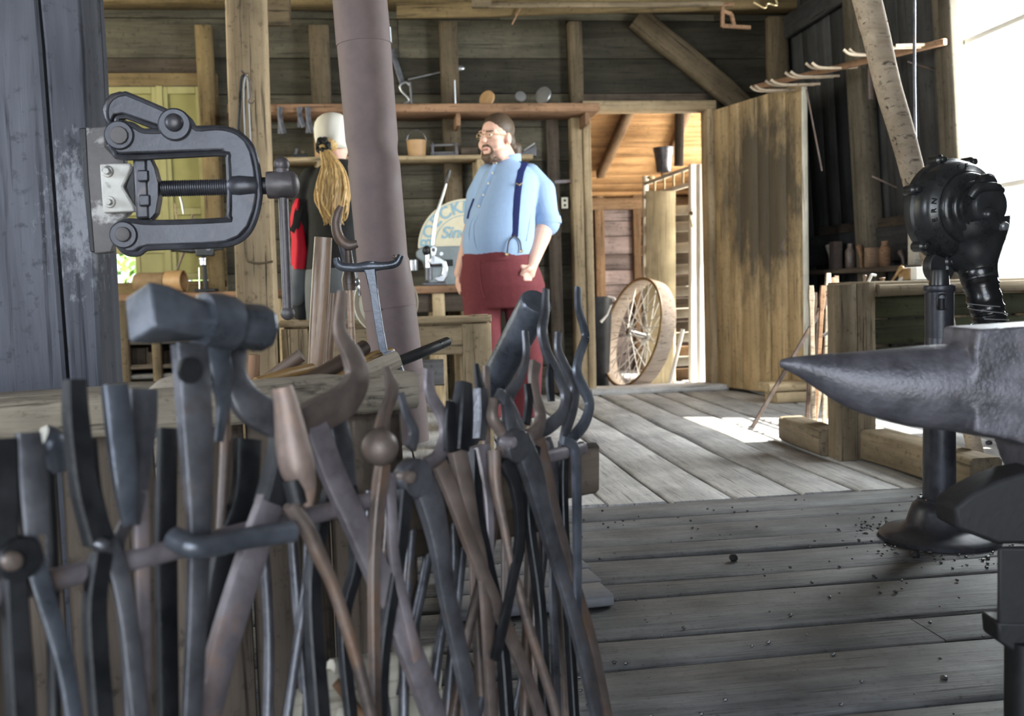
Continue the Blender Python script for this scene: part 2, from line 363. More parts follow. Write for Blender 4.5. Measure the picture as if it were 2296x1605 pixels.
_mx = _nt.nodes.new('ShaderNodeMixShader'); _mx.inputs[0].default_value = .06; _tr.inputs[0].default_value = (.97, .98, .97, 1)
_nt.links.new(_tr.outputs[0], _mx.inputs[1]); _nt.links.new(_gl.outputs[0], _mx.inputs[2]); _nt.links.new(_mx.outputs[0], _nt.nodes['Material Output'].inputs[0])
M['leaf'] = plain('leaf', (.16, .30, .06), .5, var=.4, sc=3)
M['ground'] = plain('gravel_ground', (.42, .42, .36), .9, var=.2, sc=3)
M['coal'] = plain('coal', (.02, .02, .022), .35, spec=.6, var=.4)
M['outlet'] = plain('outlet_plastic', (.45, .43, .36), .5)
M['brick'] = plain('clay_pipe', (.20, .13, .07), .8, var=.2)
def _stain(nt, c):
    tc = nt.nodes.new('ShaderNodeTexCoord'); g = nt.nodes.new('ShaderNodeNewGeometry')
    v = nt.nodes.new('ShaderNodeMapping'); nt.links.new(g.outputs['Position'], v.inputs[0])
    p0_, p1_ = hit(1592, 864, 2, .02), hit(1808, 890, 2, .02); n_ = (p1_-p0_).cross(ZU); ctr = onplane(1712, 445, p0_, n_); v.inputs['Location'].default_value = (-ctr.x*1.9, -ctr.y*1.9, -ctr.z*1.3); v.inputs['Scale'].default_value = (1.9, 1.9, 1.3)
    ln = nt.nodes.new('ShaderNodeVectorMath'); ln.operation = 'LENGTH'; nt.links.new(v.outputs[0], ln.inputs[0])
    mp = nt.nodes.new('ShaderNodeMapping'); nt.links.new(g.outputs['Position'], mp.inputs[0]); mp.inputs['Scale'].default_value = (8, 8, 3.2)
    n = noi(nt, mp.outputs[0], 1.2, 6, .7); a = nt.nodes.new('ShaderNodeMath'); a.operation = 'MULTIPLY_ADD'
    nt.links.new(n, a.inputs[0]); a.inputs[1].default_value = 1.5; nt.links.new(ln.outputs['Value'], a.inputs[2])
    return mixc(nt, 'MIX', ramp(nt, a.outputs[0], [(.62, (.78,)*3), (1.0, (0,)*3)]) if False else ramp2(nt, a.outputs[0]), c, (.052, .046, .037))
def ramp2(nt, v):
    mr = nt.nodes.new('ShaderNodeMapRange'); mr.inputs[1].default_value = 1.3; mr.inputs[2].default_value = 1.85; mr.inputs[3].default_value = .88; mr.inputs[4].default_value = 0
    nt.links.new(v, mr.inputs[0]); return mr.outputs[0]
M['door'] = wood('door_wood', (.25, .175, .092), (.47, .34, .19), var=.14, stain=_stain, blotch=.7)
# ================================================================== THE ROOM
YB = 7.35; XL = -4.4; ZT = 3.62; XR = 3.27; LEAN = 0.055
def xr(z): return XR - LEAN*(z-.8)
X, Y, Z = Vector((1, 0, 0)), Vector((0, 1, 0)), Vector((0, 0, 1))
# openings of the back wall
DX0 = hit(1326, 500, 1, YB-.1).x; DX1 = hit(1586, 500, 1, YB-.1).x; DZ = hit(1450, 247, 1, YB-.1).z
WX0 = hit(205, 300, 1, YB).x-.35; WX1 = hit(462, 300, 1, YB).x; WZ0 = hit(350, 632, 1, YB).z; WZ1 = hit(350, 195, 1, YB).z
def base(name, bm, mat): return tag(bm.build(name, mat), kind='structure')
# floor: a sub-floor that carries the planks
fl = base('floor', MB().box((-.3, 3.2, -.07), (8.2, 8.6, .04)), M['darkwood'])
y = YB; 
YBD = 3.50
# far planks run into the depth; near planks run across
x = XL+.2
while x < XR+.05:
    wd = random.uniform(.20, .29); wd = min(wd, XR+.1-x)
    if wd < .05: break
    ln = random.choice([0, 0, 1]); zz = random.uniform(-.006, .004)
    xc = x+wd/2; g = random.uniform(.012, .026); sk = .02*xc
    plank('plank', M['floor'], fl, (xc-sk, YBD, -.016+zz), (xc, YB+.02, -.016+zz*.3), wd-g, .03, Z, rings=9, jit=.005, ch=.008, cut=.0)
    x += wd
y = YBD-.012
while y > -.9:
    wd = random.uniform(.13, .30); zz = random.uniform(-.004, .003); yc = y-wd/2; sk = .012
    x0, x1 = XL+.05, XR
    if random.random() < .3 and yc > .6:
        xm = random.uniform(.9, 2.4)
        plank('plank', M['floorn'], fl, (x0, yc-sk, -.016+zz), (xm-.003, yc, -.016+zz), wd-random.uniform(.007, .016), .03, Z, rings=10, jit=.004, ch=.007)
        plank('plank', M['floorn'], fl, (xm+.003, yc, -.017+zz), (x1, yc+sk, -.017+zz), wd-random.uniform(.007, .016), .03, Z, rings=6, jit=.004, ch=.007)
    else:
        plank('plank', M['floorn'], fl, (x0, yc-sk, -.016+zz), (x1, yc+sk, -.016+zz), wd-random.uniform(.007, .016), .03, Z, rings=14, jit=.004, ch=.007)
    y -= wd
# back wall: a dark batten wall that carries the boards
wb = thing('wall_back', None, None, (0, YB, 0)); tag(wb, kind='structure')
z = -.05
while z < ZT:
    h = random.uniform(.24, .30); zc = z+h/2
    iv = [(XL, XR)]
    def cut(iv, a, b):
        o = []
        for p, q in iv:
            if q <= a or p >= b: o.append((p, q))
            else:
                if p < a: o.append((p, a))
                if q > b: o.append((b, q))
        return o
    if z < DZ+.03: iv = cut(iv, DX0-.06, DX1+.06)
    if z+h > WZ0 and z < WZ1: iv = cut(iv, WX0, WX1)
    for a, b in iv:
        cuts = sorted(random.sample([-2.9, -1.05, .2, .95, 1.45, 2.6], 2)); ps = [a]+[c for c in cuts if a+.3 < c < b-.3]+[b]
        for p, q in zip(ps[:-1], ps[1:]):
            plank('board', M['wall'], wb, (p+.002, YB+.012+random.uniform(0, .006), zc), (q-.002, YB+.012+random.uniform(0, .006), zc), h-random.uniform(.003, .009), .025, -Y, rings=2, ch=.003)
    z += h
def sheath(parent, spans, fixed, axis, th=.02):  # unseen backing added to keep light out of the board gaps
    for a, b, z0, z1 in spans:
        c = Vector(((a+b)/2, fixed, (z0+z1)/2)) if axis == 0 else Vector((fixed, (a+b)/2, (z0+z1)/2))
        sz = (b-a, th, z1-z0) if axis == 0 else (th, b-a, z1-z0)
        MB().box(c, sz).build('sheathing', M['darkwood'], parent)
sheath(wb, [(XL-.1, WX0, -.4, ZT), (WX0, WX1, -.4, WZ0), (WX0, WX1, WZ1, ZT), (WX1, DX0-.05, -.4, ZT), (DX0-.05, DX1+.05, DZ+.02, ZT), (DX1+.05, XR+.2, -.4, ZT)], YB+.045, 0)
# studs, plates and brace of the back wall
def stud(px, y0, y1, wpx, mat='stud', dep=.10, name='stud', back=YB):
    s = F/7.2; a = hit(px, y0, 1, back-dep/2); b = hit(px, y1, 1, back-dep/2)
    b.x = (a.x+b.x)/2-.02; a.x = b.x; lo, hi = min(a.z, b.z), max(a.z, b.z)
    return plank(name, M[mat], wb, (a.x, back-dep/2, lo), (a.x-.0, back-dep/2, hi), wpx/s, dep, -Y, rings=3, jit=.004, ch=.008)
stud(487, 980, 60, 34, 'beam'); stud(740, 980, 60, 42); stud(1026, 980, 52, 40); stud(1296, 250, 52, 30); stud(1250, 880, 260, 30, 'darkwood', .05)
stud(1752, 980, 40, 48, 'stud', .08); stud(1306, 890, 262, 34, 'post', .12); stud(160, 980, 60, 40)
# heavy plate beams across the top
a = hit(1300, 28, 1, YB-.16)
def beam(name, mat, p0, p1, w_, t_, n=-Y, parent=None, rings=6): return plank(name, M[mat], parent or wb, p0, p1, w_, t_, n, rings=rings, jit=.006, ch=.012)
beam('plate_beam', 'beam', (XL, YB-.11, 2.84+.085), (XR-.1, YB-.11, 2.84+.085), .17, .20)
beam('plate_beam', 'beam', (XL, YB-.17, 3.13), (XR-.1, YB-.17, 3.13), .12, .12)
p = hit(1438, 48, 1, YB-.07); q = hit(1650, 225, 1, YB-.07); beam('brace', 'stud', p+(p-q)*.05, q+(q-p)*.08, .17, .09)
# rail hung below the plate with small block fixtures
tb = base('trim_1', MB(), None) if False else None
t1 = thing('trim_1', None, None, (1.2, 6.6, 3.0)); tag(t1, kind='structure')
plank('rail', M['beam'], t1, S(890, 25, 322), S(1700, 5, 322), .10, .05, -Y, rings=5, jit=.004)
plank('rail', M['stud'], t1, S(1095, 13, 335), S(1620, 8, 335), .035, .03, -Y, rings=4, jit=.003)
plank('block', M['stud'], t1, S(1058, -6, 335), S(1102, -6, 335), .13, .06, -Y)
plank('block', M['stud'], t1, S(598, 20, 330), S(650, 20, 330), .22, .06, -Y)
# ceiling boards and joists
ce = base('ceiling', MB().box((-.5, 2.2, ZT+.06), (8.4, 11, .03)), M['darkwood'])
for i, yy in enumerate(np.arange(-2.6, 7.3, .9)):
    plank('joist', M['beam'], ce, (XL, yy, ZT-.05), (XR-.15, yy, ZT-.05), .16, .09, Y, rings=3, jit=.004)
# left wall
wl = thing('wall_left', None, None, (XL, 3, 0)); tag(wl, kind='structure'); z = -.05
while z < ZT:
    h = random.uniform(.24, .3); zc = z+h/2
    for a, b in (([(-2.8, -.9), (1.3, 4.0), (6.4, YB)] if .9 < zc < 2.5 else [(-2.8, YB)])):
        plank('board', M['wall'], wl, (XL, a, zc), (XL, b, zc), h-.005, .025, X)
    z += h
sheath(wl, [(-2.9, -.9, -.4, ZT), (-.9, 1.3, -.4, .9), (-.9, 1.3, 2.5, ZT), (1.3, 4.0, -.4, ZT), (4.0, 6.4, -.4, .9), (4.0, 6.4, 2.5, ZT), (6.4, YB+.1, -.4, ZT)], XL-.03, 1)
# right wall, leaning inwards, vertical boards and studs; window opening
WY0, WY1 = 3.85, hit(2172, 350, 0, XR-.02).y; WZL, WZH = .74, 2.9
wr = thing('wall_right', None, None, (XR, 4, 0)); tag(wr, kind='structure')
def rp(y_, z_, off=0): return Vector((xr(z_)-off, y_, z_))
NR = Vector((-1, 0, -LEAN)).normalized()
yy = YB
while yy > -2.8:
    wd = random.uniform(.17, .26); yc = yy-wd/2
    segs = [(-.05, ZT)]
    if WY0-.02 < yc < WY1+.02: segs = [(-.05, WZL), (WZH, ZT)]
    if 4.25 < yc < 4.75: segs = [(-.05, .05), (.62, segs[0][1])]+segs[1:]  # unseen low opening, added to let sun and sky light onto the floor
    for a, b in segs: plank('board', M['wallr'], wr, rp(yc, a, -.03), rp(yc, b, -.03), wd-random.uniform(.003, .01), .025, NR, ch=.003)
    yy -= wd
for a, b, z0, z1 in ((-2.9, WY0, -.4, ZT), (WY0, WY1, .60, WZL), (WY0, WY1, WZH, ZT), (WY1, YB+.1, .60, ZT), (WY0, YB+.1, -.4, .04), (WY0, 4.25, 0, .62), (4.75, YB+.1, 0, .62)):
    MB().prism([rp(a, z0, -.05), rp(b, z0, -.05), rp(b, z1, -.05), rp(a, z1, -.05)], (.02, 0, 0)).build('sheathing', M['darkwood'], wr)
def rstud(px0, y0, px1, y1, w_, d_=.1, mat='studr'):
    a = hit(px1, y1, 0, XR-.12); b = hit(px0, y0, 0, XR-.17); yv = (a.y+b.y)/2
    plank('stud', M[mat], wr, rp(yv, -.02, d_/2), rp(yv, ZT, d_/2), w_, d_, NR, rings=3, jit=.004)
rstud(1905, 60, 1940, 560, .20); rstud(2118, 150, 2125, 330, .12, .08)
for zz, mat in ((2.72, 'wallr'), (1.02, 'wallr')):
    plank('girt', M[mat], wr, rp(WY1+.1, zz, .03), rp(YB-.1, zz, .03), .16 if zz > 2 else .22, .05, NR, rings=3, jit=.004)
plank('plate_beam', M['wallr'], wr, rp(-2.8, 3.2, .12), rp(YB-.2, 3.2, .12), .18, .2, NR, rings=4, jit=.004)
wfr = thing('wall_front', None, None, (0, -2.85, 0)); tag(wfr, kind='structure'); z = -.05
while z < ZT:
    for a, b in ([(XL, -2.0), (1.2, XR)] if z < 2.6 else [(XL, XR)]): plank('board', M['wall'], wfr, (a, -2.85, z+.14), (b, -2.85, z+.14), .275, .03, Y)
    z += .28
sheath(wfr, [(XL-.1, -2.0, -.4, ZT), (-2.0, 1.2, 2.75, ZT), (1.2, XR+.3, -.4, ZT)], -2.9, 0)
# window_1
w1 = thing('window_1', None, None, (XR, (WY0+WY1)/2, WZL)); tag(w1, kind='structure')
jm = plank('jamb', M['studr'], w1, rp(WY1+.02, WZL-.1, .02), rp(WY1+.02, WZH, .02), .11, .12, Y)
plank('casing', M['studr'], w1, rp(WY1+.11, WZL-.1, .05), rp(WY1+.11, WZH, .05), .09, .03, NR)
plank('jamb', M['studr'], w1, rp(WY0, WZL-.1, .02), rp(WY0, WZH, .02), .11, .12, Y)
plank('sill', M['studr'], w1, rp(WY0-.05, WZL-.02, .03), rp(WY1+.08, WZL-.02, .03), .16, .04, Z)
plank('head', M['studr'], w1, rp(WY0, WZH, .02), rp(WY1, WZH, .02), .12, .06, Z)
sw = .045
rows = [WZL, 1.27, 2.07, WZH]; ncol = 1; cw = (WY1-WY0)/ncol
for zz in rows:
    plank('muntin', M['white'], w1, rp(WY0, zz, -.01), rp(WY1, zz, -.01), .035, .03, NR)
for k in range(ncol+1):
    plank('muntin', M['white'], w1, rp(WY0+k*cw, WZL, -.012), rp(WY0+k*cw, WZH, -.012), .022, .025, NR)
for i in range(len(rows)-1):
    for k in range(ncol):
        ya, yb = WY0+k*cw+.015, WY0+(k+1)*cw-.015; za, zb = rows[i]+.015, rows[i+1]-.015
        MB().prism([rp(ya, za, -.01), rp(yb, za, -.01), rp(yb, zb, -.01), rp(ya, zb, -.01)], (.004, 0, 0)).build('pane', M['glasst'], w1)
# door frame and the open door leaf
dr = thing('door_1', None, None, ((DX0+DX1)/2, YB, 0)); tag(dr, kind='structure'); yf = YB-.06
plank('jamb', M['post'], dr, (DX0-.025, yf, 0), (DX0-.025, yf, DZ), .055, .16, -Y)
plank('jamb', M['post'], dr, (DX1+.027, yf, 0), (DX1+.027, yf, DZ), .055, .16, -Y)
plank('head', M['post'], dr, (DX0-.05, yf, DZ+.03), (DX1+.07, yf, DZ+.03), .07, .16, -Y)
plank('threshold', M['floor'], dr, (DX0-.06, YB-.12, .02), (DX1+.1, YB-.12, .02), .26, .045, Z, rings=4, jit=.003)
h0 = hit(1592, 864, 2, 0.02); h1 = hit(1808, 890, 2, .02); h0.x = DX1+.055
lf = thing('door_leaf', 'tall sooty plank door standing open against the right wall', 'door', (h0.x, h0.y, 0.02))
dd = (h1-h0); Lw = dd.length; dd.normalize(); nn = dd.cross(Z)
if nn.y > 0: nn = -nn
DH = DZ-.03; u = 0; ws = [.24, .15, .22, .13, .2, .17]; k = Lw/sum(ws)
for wd in ws:
    wd *= k; c = h0+dd*(u+wd/2); plank('plank', M['door'], lf, c+Z*.0, c+Z*DH, wd-.004, .035, nn, ch=.004); u += wd
plank('edge_strip', M['pale'], lf, h0+dd*(Lw+.006), h0+dd*(Lw+.006)+Z*DH, .045, .014, dd)
for zz in (.35, 1.75):
    plank('ledge', M['darkwood'], lf, h0+dd*.06-nn*.03+Z*zz, h0+dd*(Lw-.06)-nn*.03+Z*zz, .14, .025, nn)
hp = []
for t in np.linspace(0, 1, 9):
    q = onplane(1771, 575-47*t, h0, nn); hp.append(q+nn*(.02+.035*math.sin(math.pi*t))-dd*.014*math.sin(math.pi*t))
MB().tube(hp, .006, 8).build('handle', M['ironr'], lf)
# ---- annex behind the door
YA = YB+2.75; fa = base('floor_annex', MB().box((1.9, (YB+YA)/2, -.12), (3.2, 2.8, .04)), M['darkwood'])
for k in range(7):
    yy = YB+.15+k*.4
    if yy < YA: plank('plank', M['floor'], fa, (.4, yy, -.09), (3.4, yy, -.09), .385, .03, Z, rings=3, jit=.003)
wa = thing('wall_annex', None, None, (1.9, YA, 0)); tag(wa, kind='structure'); z = -.1
while z < 3:
    h = random.uniform(.15, .2); zc = z+h/2
    plank('board', M['siding' if zc < 1.63 else 'annexb'], wa, (.4, YA+.01, zc), (3.3, YA+.01, zc), h-.008, .025, -Y, ch=.004); z += h
for px in (1352, 1437):
    a = hit(px, 860, 1, YA-.05); plank('stud', M['annexb'], wa, (a.x, YA-.04, -.1), (a.x, YA-.04, 2.0), .10, .07, -Y)
plank('girt', M['annexb'], wa, (.4, YA-.05, 1.66), (3.3, YA-.05, 1.66), .12, .08, -Y)
wal = thing('wall_annex_left', None, None, (.4, 8.6, 0)); tag(wal, kind='structure'); z = -.1
while z < 3: plank('board', M['annexb'], wal, (.42, YB+.08, z+.1), (.42, YA, z+.1), .192, .025, X); z += .2
# right side of the annex: wall with a tall open doorway to daylight
war = thing('wall_annex_right', None, None, (3.3, 8.6, 0)); tag(war, kind='structure'); z = -.1
while z < 3:
    for a, b in ([(YB+.08, YB+.12), (YB+1.75, YA)] if z < 2.35 else [(YB+.08, YA)]): plank('board', M['annexb'], war, (3.33, a, z+.1), (3.33, b, z+.1), .192, .025, X)
    z += .2
sheath(wa, [(.3, 3.45, -.4, 3)], YA+.04, 0); sheath(wal, [(YB+.06, YA, -.4, 3)], .38, 1)
sheath(war, [(YB+.06, YB+.12, -.4, 3), (YB+.12, YB+1.75, 2.4, 3), (YB+1.75, YA+.1, -.4, 3)], 3.37, 1)
# sloping roof of the annex
ra = thing('ceiling_annex', None, None, (1.9, 8.6, 2.3)); tag(ra, kind='structure')
r0 = Vector((0, YB+.09, 2.50)); r1 = Vector((0, YA+.05, 1.72)); rd = (r1-r0); rn = rd.cross(X).normalized()
if rn.z > 0: rn = -rn
nb = 13
for k in range(nb):
    c = r0+rd*((k+.5)/nb); plank('roof_board', M['annex'], ra, Vector((.4, c.y, c.z)), Vector((3.4, c.y, c.z)), rd.length/nb-.006, .02, rn, ch=.003)
for (x0, y0, x1, y1) in ((1408, 255, 1346, 392),):
    a = onplane(x0, y0, r0-Z*.06, rn); b = onplane(x1, y1, r0-Z*.06, rn); plank('rafter', M['annexb'], ra, a+(a-b)*.25, b, .08, .07, rn, rings=3)
for (x0, x1) in ((1500, 1430),):
    a = onplane(x0+40, 250, r0-Z*.05, rn); b = onplane(x1+70, 360, r0-Z*.05, rn); plank('rafter', M['annexb'], ra, a+(a-b)*.3, b+(b-a)*.3, .07, .07, rn, rings=3)
a = S(1519, 240, 272); plank('hanger_post', M['darkwood'], ra, S(1524, 235, 268), S(1522, 372, 268), .065, .06, -Y)
MB().prism([Vector((.3, r0.y, r0.z+.03)), Vector((3.5, r0.y, r0.z+.03)), Vector((3.5, r1.y+.1, r1.z+.03)), Vector((.3, r1.y+.1, r1.z+.03))], (0, 0, .03)).build('shingles', M['darkwood'], ra)
# ---- outdoors
gr = base('ground', MB().box((4, 6, -.45), (60, 60, .1)), M['ground'])
# ================================================================== BACK WALL: cupboards, shelves, benches and what stands there
# paired yellow shutters over the left back window
def rect(name, mat, parent, x0, x1, z0, z1, yf, th):
    return MB().box(((x0+x1)/2, yf+th/2, (z0+z1)/2), (x1-x0, th, z1-z0)).build(name, M[mat], parent, bevel=.003, seg=1)
w2 = thing('window_2', None, None, (WX0, YB, WZ0)); tag(w2, kind='structure')
yw = YB-.03
for (a, b, c, d) in ((WX0-.08, WX1+.10, WZ1, WZ1+.09), (WX1, WX1+.10, WZ0-.05, WZ1), (WX0-.08, WX0, WZ0-.05, WZ1), (WX0-.08, WX1+.10, WZ0-.09, WZ0)):
    rect('casing', 'beam', w2, a, b, c, d, yw-.01, .05)
gx = hit(368, 400, 1, yw).x; gz = hit(300, 566, 1, yw).z; gb = hit(306, 600, 1, yw).x
MB().box(((WX0+gb)/2, YB+.02, (WZ0+gz)/2), (gb-WX0, .005, gz-WZ0)).build('pane', M['glasst'], w2)
rect('muntin', 'yellowt', w2, gb-.005, gb+.03, WZ0, gz, yw, .03)
def shutter(x0, x1, z0, z1, label, splits):
    t = thing('shutter', label, 'shutter', ((x0+x1)/2, yw, z0), 'yellow shutters over the back window'); fw = .05
    for a, b in ((x0, x0+fw), (x1-fw, x1)): rect('stile', 'yellowt', t, a, b, z0, z1, yw-.005, .03)
    for zz in splits: rect('rail', 'yellowt', t, x0+fw, x1-fw, zz, zz+fw, yw-.005, .03)
    for p, q in zip(splits[:-1], splits[1:]): rect('panel', 'yellow', t, x0+fw, x1-fw, p+fw, q, yw+.008, .012)
zm = hit(400, 482, 1, yw).z
rect('fixed_panel', 'yellowt', w2, gb+.03, gx+.03, WZ0, gz+.01, yw+.004, .02)
rect('astragal', 'yellowt', w2, gx-.022, gx+.022, WZ0, WZ1, yw-.012, .02); rect('astragal', 'yellowt', w2, WX0, gx, gz-.01, gz+.02, yw-.008, .02)
shutter(WX0, gx-.006, gz+.005, WZ1-.005, 'pale yellow paneled shutter leaf nearest the big blue-grey post', [gz+.005, zm, WZ1-.055])
shutter(gx+.006, WX1-.005, WZ0+.005, WZ1-.005, 'pale yellow paneled shutter leaf beside the brown stud', [WZ0+.005, zm, WZ1-.055])
# foliage outside that window
fo = thing('shrub', 'green leafy shrub outside the small gap of bright window', 'shrub', (-2.3, YB+2.2, -.4))
lm = MB()
for i in range(900):
    c = Vector((random.gauss(-2.45, .45), YB+2.2+random.gauss(0, .3), random.uniform(-.3, 1.32))); d = Vector((random.gauss(0, 1), random.gauss(0, 1), random.gauss(0, 1))).normalized(); e = d.orthogonal().normalized()
    lm.add([c-d*.06, c+e*.025, c+d*.06, c-e*.025], [(0, 1, 2, 3)])
tag(lm.build('leaves', M['leaf'], fo), kind='stuff')
MB().tube([(-2.45, YB+2.2, -.4), (-2.4, YB+2.2, .3), (-2.5, YB+2.2, .9)], [.04, .03, .015], 8).build('stem', M['darkwood'], fo)
# ---- the two long shelves
def shelf(name, label, p0, p1, dep, th, mat='shelf'):
    t = thing(name, label, 'shelf', ((p0+p1)/2)); n = Z
    plank('shelf_board', M[mat], t, p0+Y*dep/2, p1+Y*dep/2, dep, th, Z, rings=6, jit=.004, ch=.004); return t
s1a, s1b = hit(512, 262, 1, YB-.38), hit(1343, 224, 1, YB-.38); zs1 = (s1a.z+s1b.z)/2; s1a.z = s1b.z = zs1; s1a.y = s1b.y = (s1a.y+s1b.y)/2
sh1 = shelf('wall_shelf', 'long upper wall shelf with a red-brown front edge', s1a, s1b, YB-.02-s1a.y, .055)
plank('lip', M['shelf'], sh1, s1a-Y*.012, s1b-Y*.012, .06, .02, -Y, rings=5, jit=.003)
for px in (1313, 1026, 520):
    a = hit(px, 262, 1, s1a.y+.1); plank('bracket', M['shelf'], sh1, (a.x, s1a.y+.04, zs1-.07), (a.x, YB-.1, zs1-.07), .09, .03, X)
s2a, s2b = hit(636, 362, 1, YB-.32), hit(1195, 345, 1, YB-.32); zs2 = (s2a.z+s2b.z)/2-.0; s2a.z = s2b.z = zs2; s2a.y = s2b.y = (s2a.y+s2b.y)/2
sh2 = shelf('wall_shelf', 'lower wall shelf holding pots and small iron parts', s2a, s2b, YB-.02-s2a.y, .03, 'table')
for px in (1075, 720): a = hit(px, 362, 1, s2a.y+.1); plank('bracket', M['table'], sh2, (a.x, s2a.y+.02, zs2-.06), (a.x, YB-.1, zs2-.06), .1, .05, X); plank('post', M['table'], sh2, (a.x, YB-.16, zs2-.9), (a.x, YB-.16, zs2-.02), .09, .06, -Y)
T1 = zs1+.0275; T2 = zs2+.015
def on(px, yy, zt): v = hit(px, 240, 1, yy); v.z = zt; return v
# discs (swages) on the upper shelf
def swage(px, py, r, ang, label, mat, grp=None):
    c = hit(px, py, 1, s1a.y+.06); t = thing('stamp_disc', label, 'tool', (c.x, c.y, T1), grp)
    ax = (-F0*.75+R0*math.sin(ang)*.65+Z*.25).normalized()
    MB().lathe([(r*.9, -.008), (r, -.004), (r, .006), (r*.96, .010), (r*.5, .012)], c, ax, 26).build('disc', M[mat], t)
    MB().tube([c-ax*.008, c-ax*.10-Z*.02, c-ax*.22-Z*.05], .008, 8).build('shank', M['iron'], t)
swage(1092, 222, .062, -.8, 'brown round-headed stamp hanging over the shelf edge above the man', 'copper')
swage(1167, 217, .040, .2, 'small grey round stamp, middle of the three on the upper shelf', 'steel')
swage(1218, 214, .064, -.8, 'large pale grey round stamp nearest the shelf end', 'steel')
c = hit(908, 232, 1, s1a.y+.1); c.z = T1; t = thing('bar_clamp', 'old iron clamp with curved loop standing on the upper shelf', 'clamp', c)
MB().tube([c+R0*a+Z*b for a, b in ((-.01, .02), (.03, .05), (-.02, .11), (-.03, .15), (.01, .17), (.04, .15))], .009, 8, sm=4).build('loop', M['steel'], t)
MB().tube([c+R0*.05, c+R0*.04+Z*.17], .009, 8).build('upright', M['iron'], t); MB().tube([c-R0*.04+Z*.015, c+R0*.07+Z*.015], .012, 8).build('foot', M['ironr'], t)
a, b = hit(915, 178, 1, YB-.02), hit(1028, 153, 1, YB-.02); t = thing('iron_ladle', 'long thin ladle hanging on the dark wall boards', 'ladle', (a+b)/2)
MB().tube([a, (a+b)/2, b], [.006, .007, .008], 8).build('rod', M['steel'], t); MB().ell(b, (.05, .012, .022), 14, 8).build('bowl', M['steel'], t)
a, b = hit(878, 110, 1, YB-.012), hit(903, 190, 1, YB-.012); tag(MB().sweep([a, b], RECT, (.02, .008), up=Y).build('strap_iron', M['iron']), 'flat iron strap hanging behind the stove pipe', 'strap')
a, b = hit(1019, 180, 1, s1a.y+.2), hit(1021, 228, 1, s1a.y+.2); b.z = T1; tag(MB().tube([a, b], .007, 8).build('iron_peg', M['steel']), 'short upright iron peg above the upper shelf', 'peg')
# hung tools left of the pipe on the shelf rail
for i, px in enumerate((627, 671, 690)):
    a, b = hit(px, 240, 1, s1a.y-.035), hit(px+4, (300, 285, 298)[i], 1, s1a.y-.035); t = thing('hung_tong', ('thin dark tongs hung on the upper shelf left of the stove pipe', 'short dark tongs hung second on the upper shelf', 'curved dark tongs hung beside the white cap')[i], 'tongs', (a+b)/2, 'tongs hung on the shelf edge')
    MB().sweep([a, (a+b)/2, b+R0*.02], RECT, (.016, .006), up=Y).build('leg', M['iron'], t); MB().sweep([a+R0*.01, (a+b)/2-R0*.006, b-R0*.016], RECT, (.010, .006), up=Y).build('leg', M['iron'], t)
# lower shelf: pot, box, vise parts, roll, blocks
c = on(931, s2a.y+.12, T2); t = thing('clay_pot', 'tan pot with a wire handle on the lower shelf', 'pot', c)
MB().lathe([(.058, 0), (.062, .01), (.070, .11), (.072, .12), (.066, .12), (.06, .05), (.01, .04)], c, Z, 26).build('body', M['copper'], t)
MB().tube([c+R0*(.07*math.cos(k))+Z*(.12+.075*math.sin(k)) for k in np.linspace(.0, 3.1, 12)], .005, 6).build('bail_handle', M['iron'], t)
c = on(722, s2a.y+.1, T2); tag(MB().box(c+Z*.065, (.12, .1, .13)).build('tan_box', M['copper'], bevel=.004), 'small tan box on the lower shelf behind the white cap', 'box')
c = on(668, s2a.y+.1, T2); t = thing('plane_iron', 'small black iron plane on the lower shelf', 'plane', c)
MB().box(c+Z*.015, (.10, .04, .03)).build('sole', M['irond'], t, bevel=.003); MB().ell(c+Z*.05+R0*.02, (.014, .014, .022), 10, 8).build('knob', M['darkwood'], t); MB().sweep([c-R0*.03+Z*.028, c-R0*.02+Z*.07], RECT, (.01, .014), up=Y).build('blade', M['iron'], t)
c = on(993, s2a.y+.10, T2); t = thing('machine_vise', 'small iron bench fixture with open frame on the lower shelf', 'vise', c)
for dx in (-.085, .085): MB().box(c+R0*dx+Z*.05, (.018, .05, .10)).build('jaw', M['iron'], t, bevel=.003)
for dz in (.03, .085): MB().tube([c-R0*.1+Z*dz, c+R0*.1+Z*dz], .009, 8).build('bar', M['steel'], t)
MB().box(c+Z*.009, (.20, .07, .018)).build('foot', M['iron'], t, bevel=.003)
c = on(1050, s2a.y+.10, T2); t = thing('screw_jack', 'iron screw with two rings lying on the lower shelf', 'jack', c)
MB().tube([c-R0*.06+Z*.04, c+R0*.06+Z*.04], .036, 16).build('barrel', M['darkwood'], t)
for dx in (.085, .115):
    q = c+R0*dx+Z*.04; MB().tube([q+(R0*.2+F0).normalized()*.0+Z*.034*math.sin(k)+F0*.034*math.cos(k) for k in np.linspace(0, 6.28, 16)], .007, 6).build('ring', M['ironr'], t)
c = on(1178, s2a.y+.10, T2); t = thing('wedge_block', 'dark iron wedge block at the right end of the lower shelf', 'block', c)
MB().prism([c+R0*-.06, c+R0*.07, c+R0*.07+Z*.075, c-R0*.03+Z*.03], F0*.07).build('wedge', M['iron'], t, bevel=.003); MB().tube([c-R0*.02+Z*.04-F0*.01, c+R0*.06+Z*.09-F0*.01], .008, 8).build('pin', M['steel'], t)
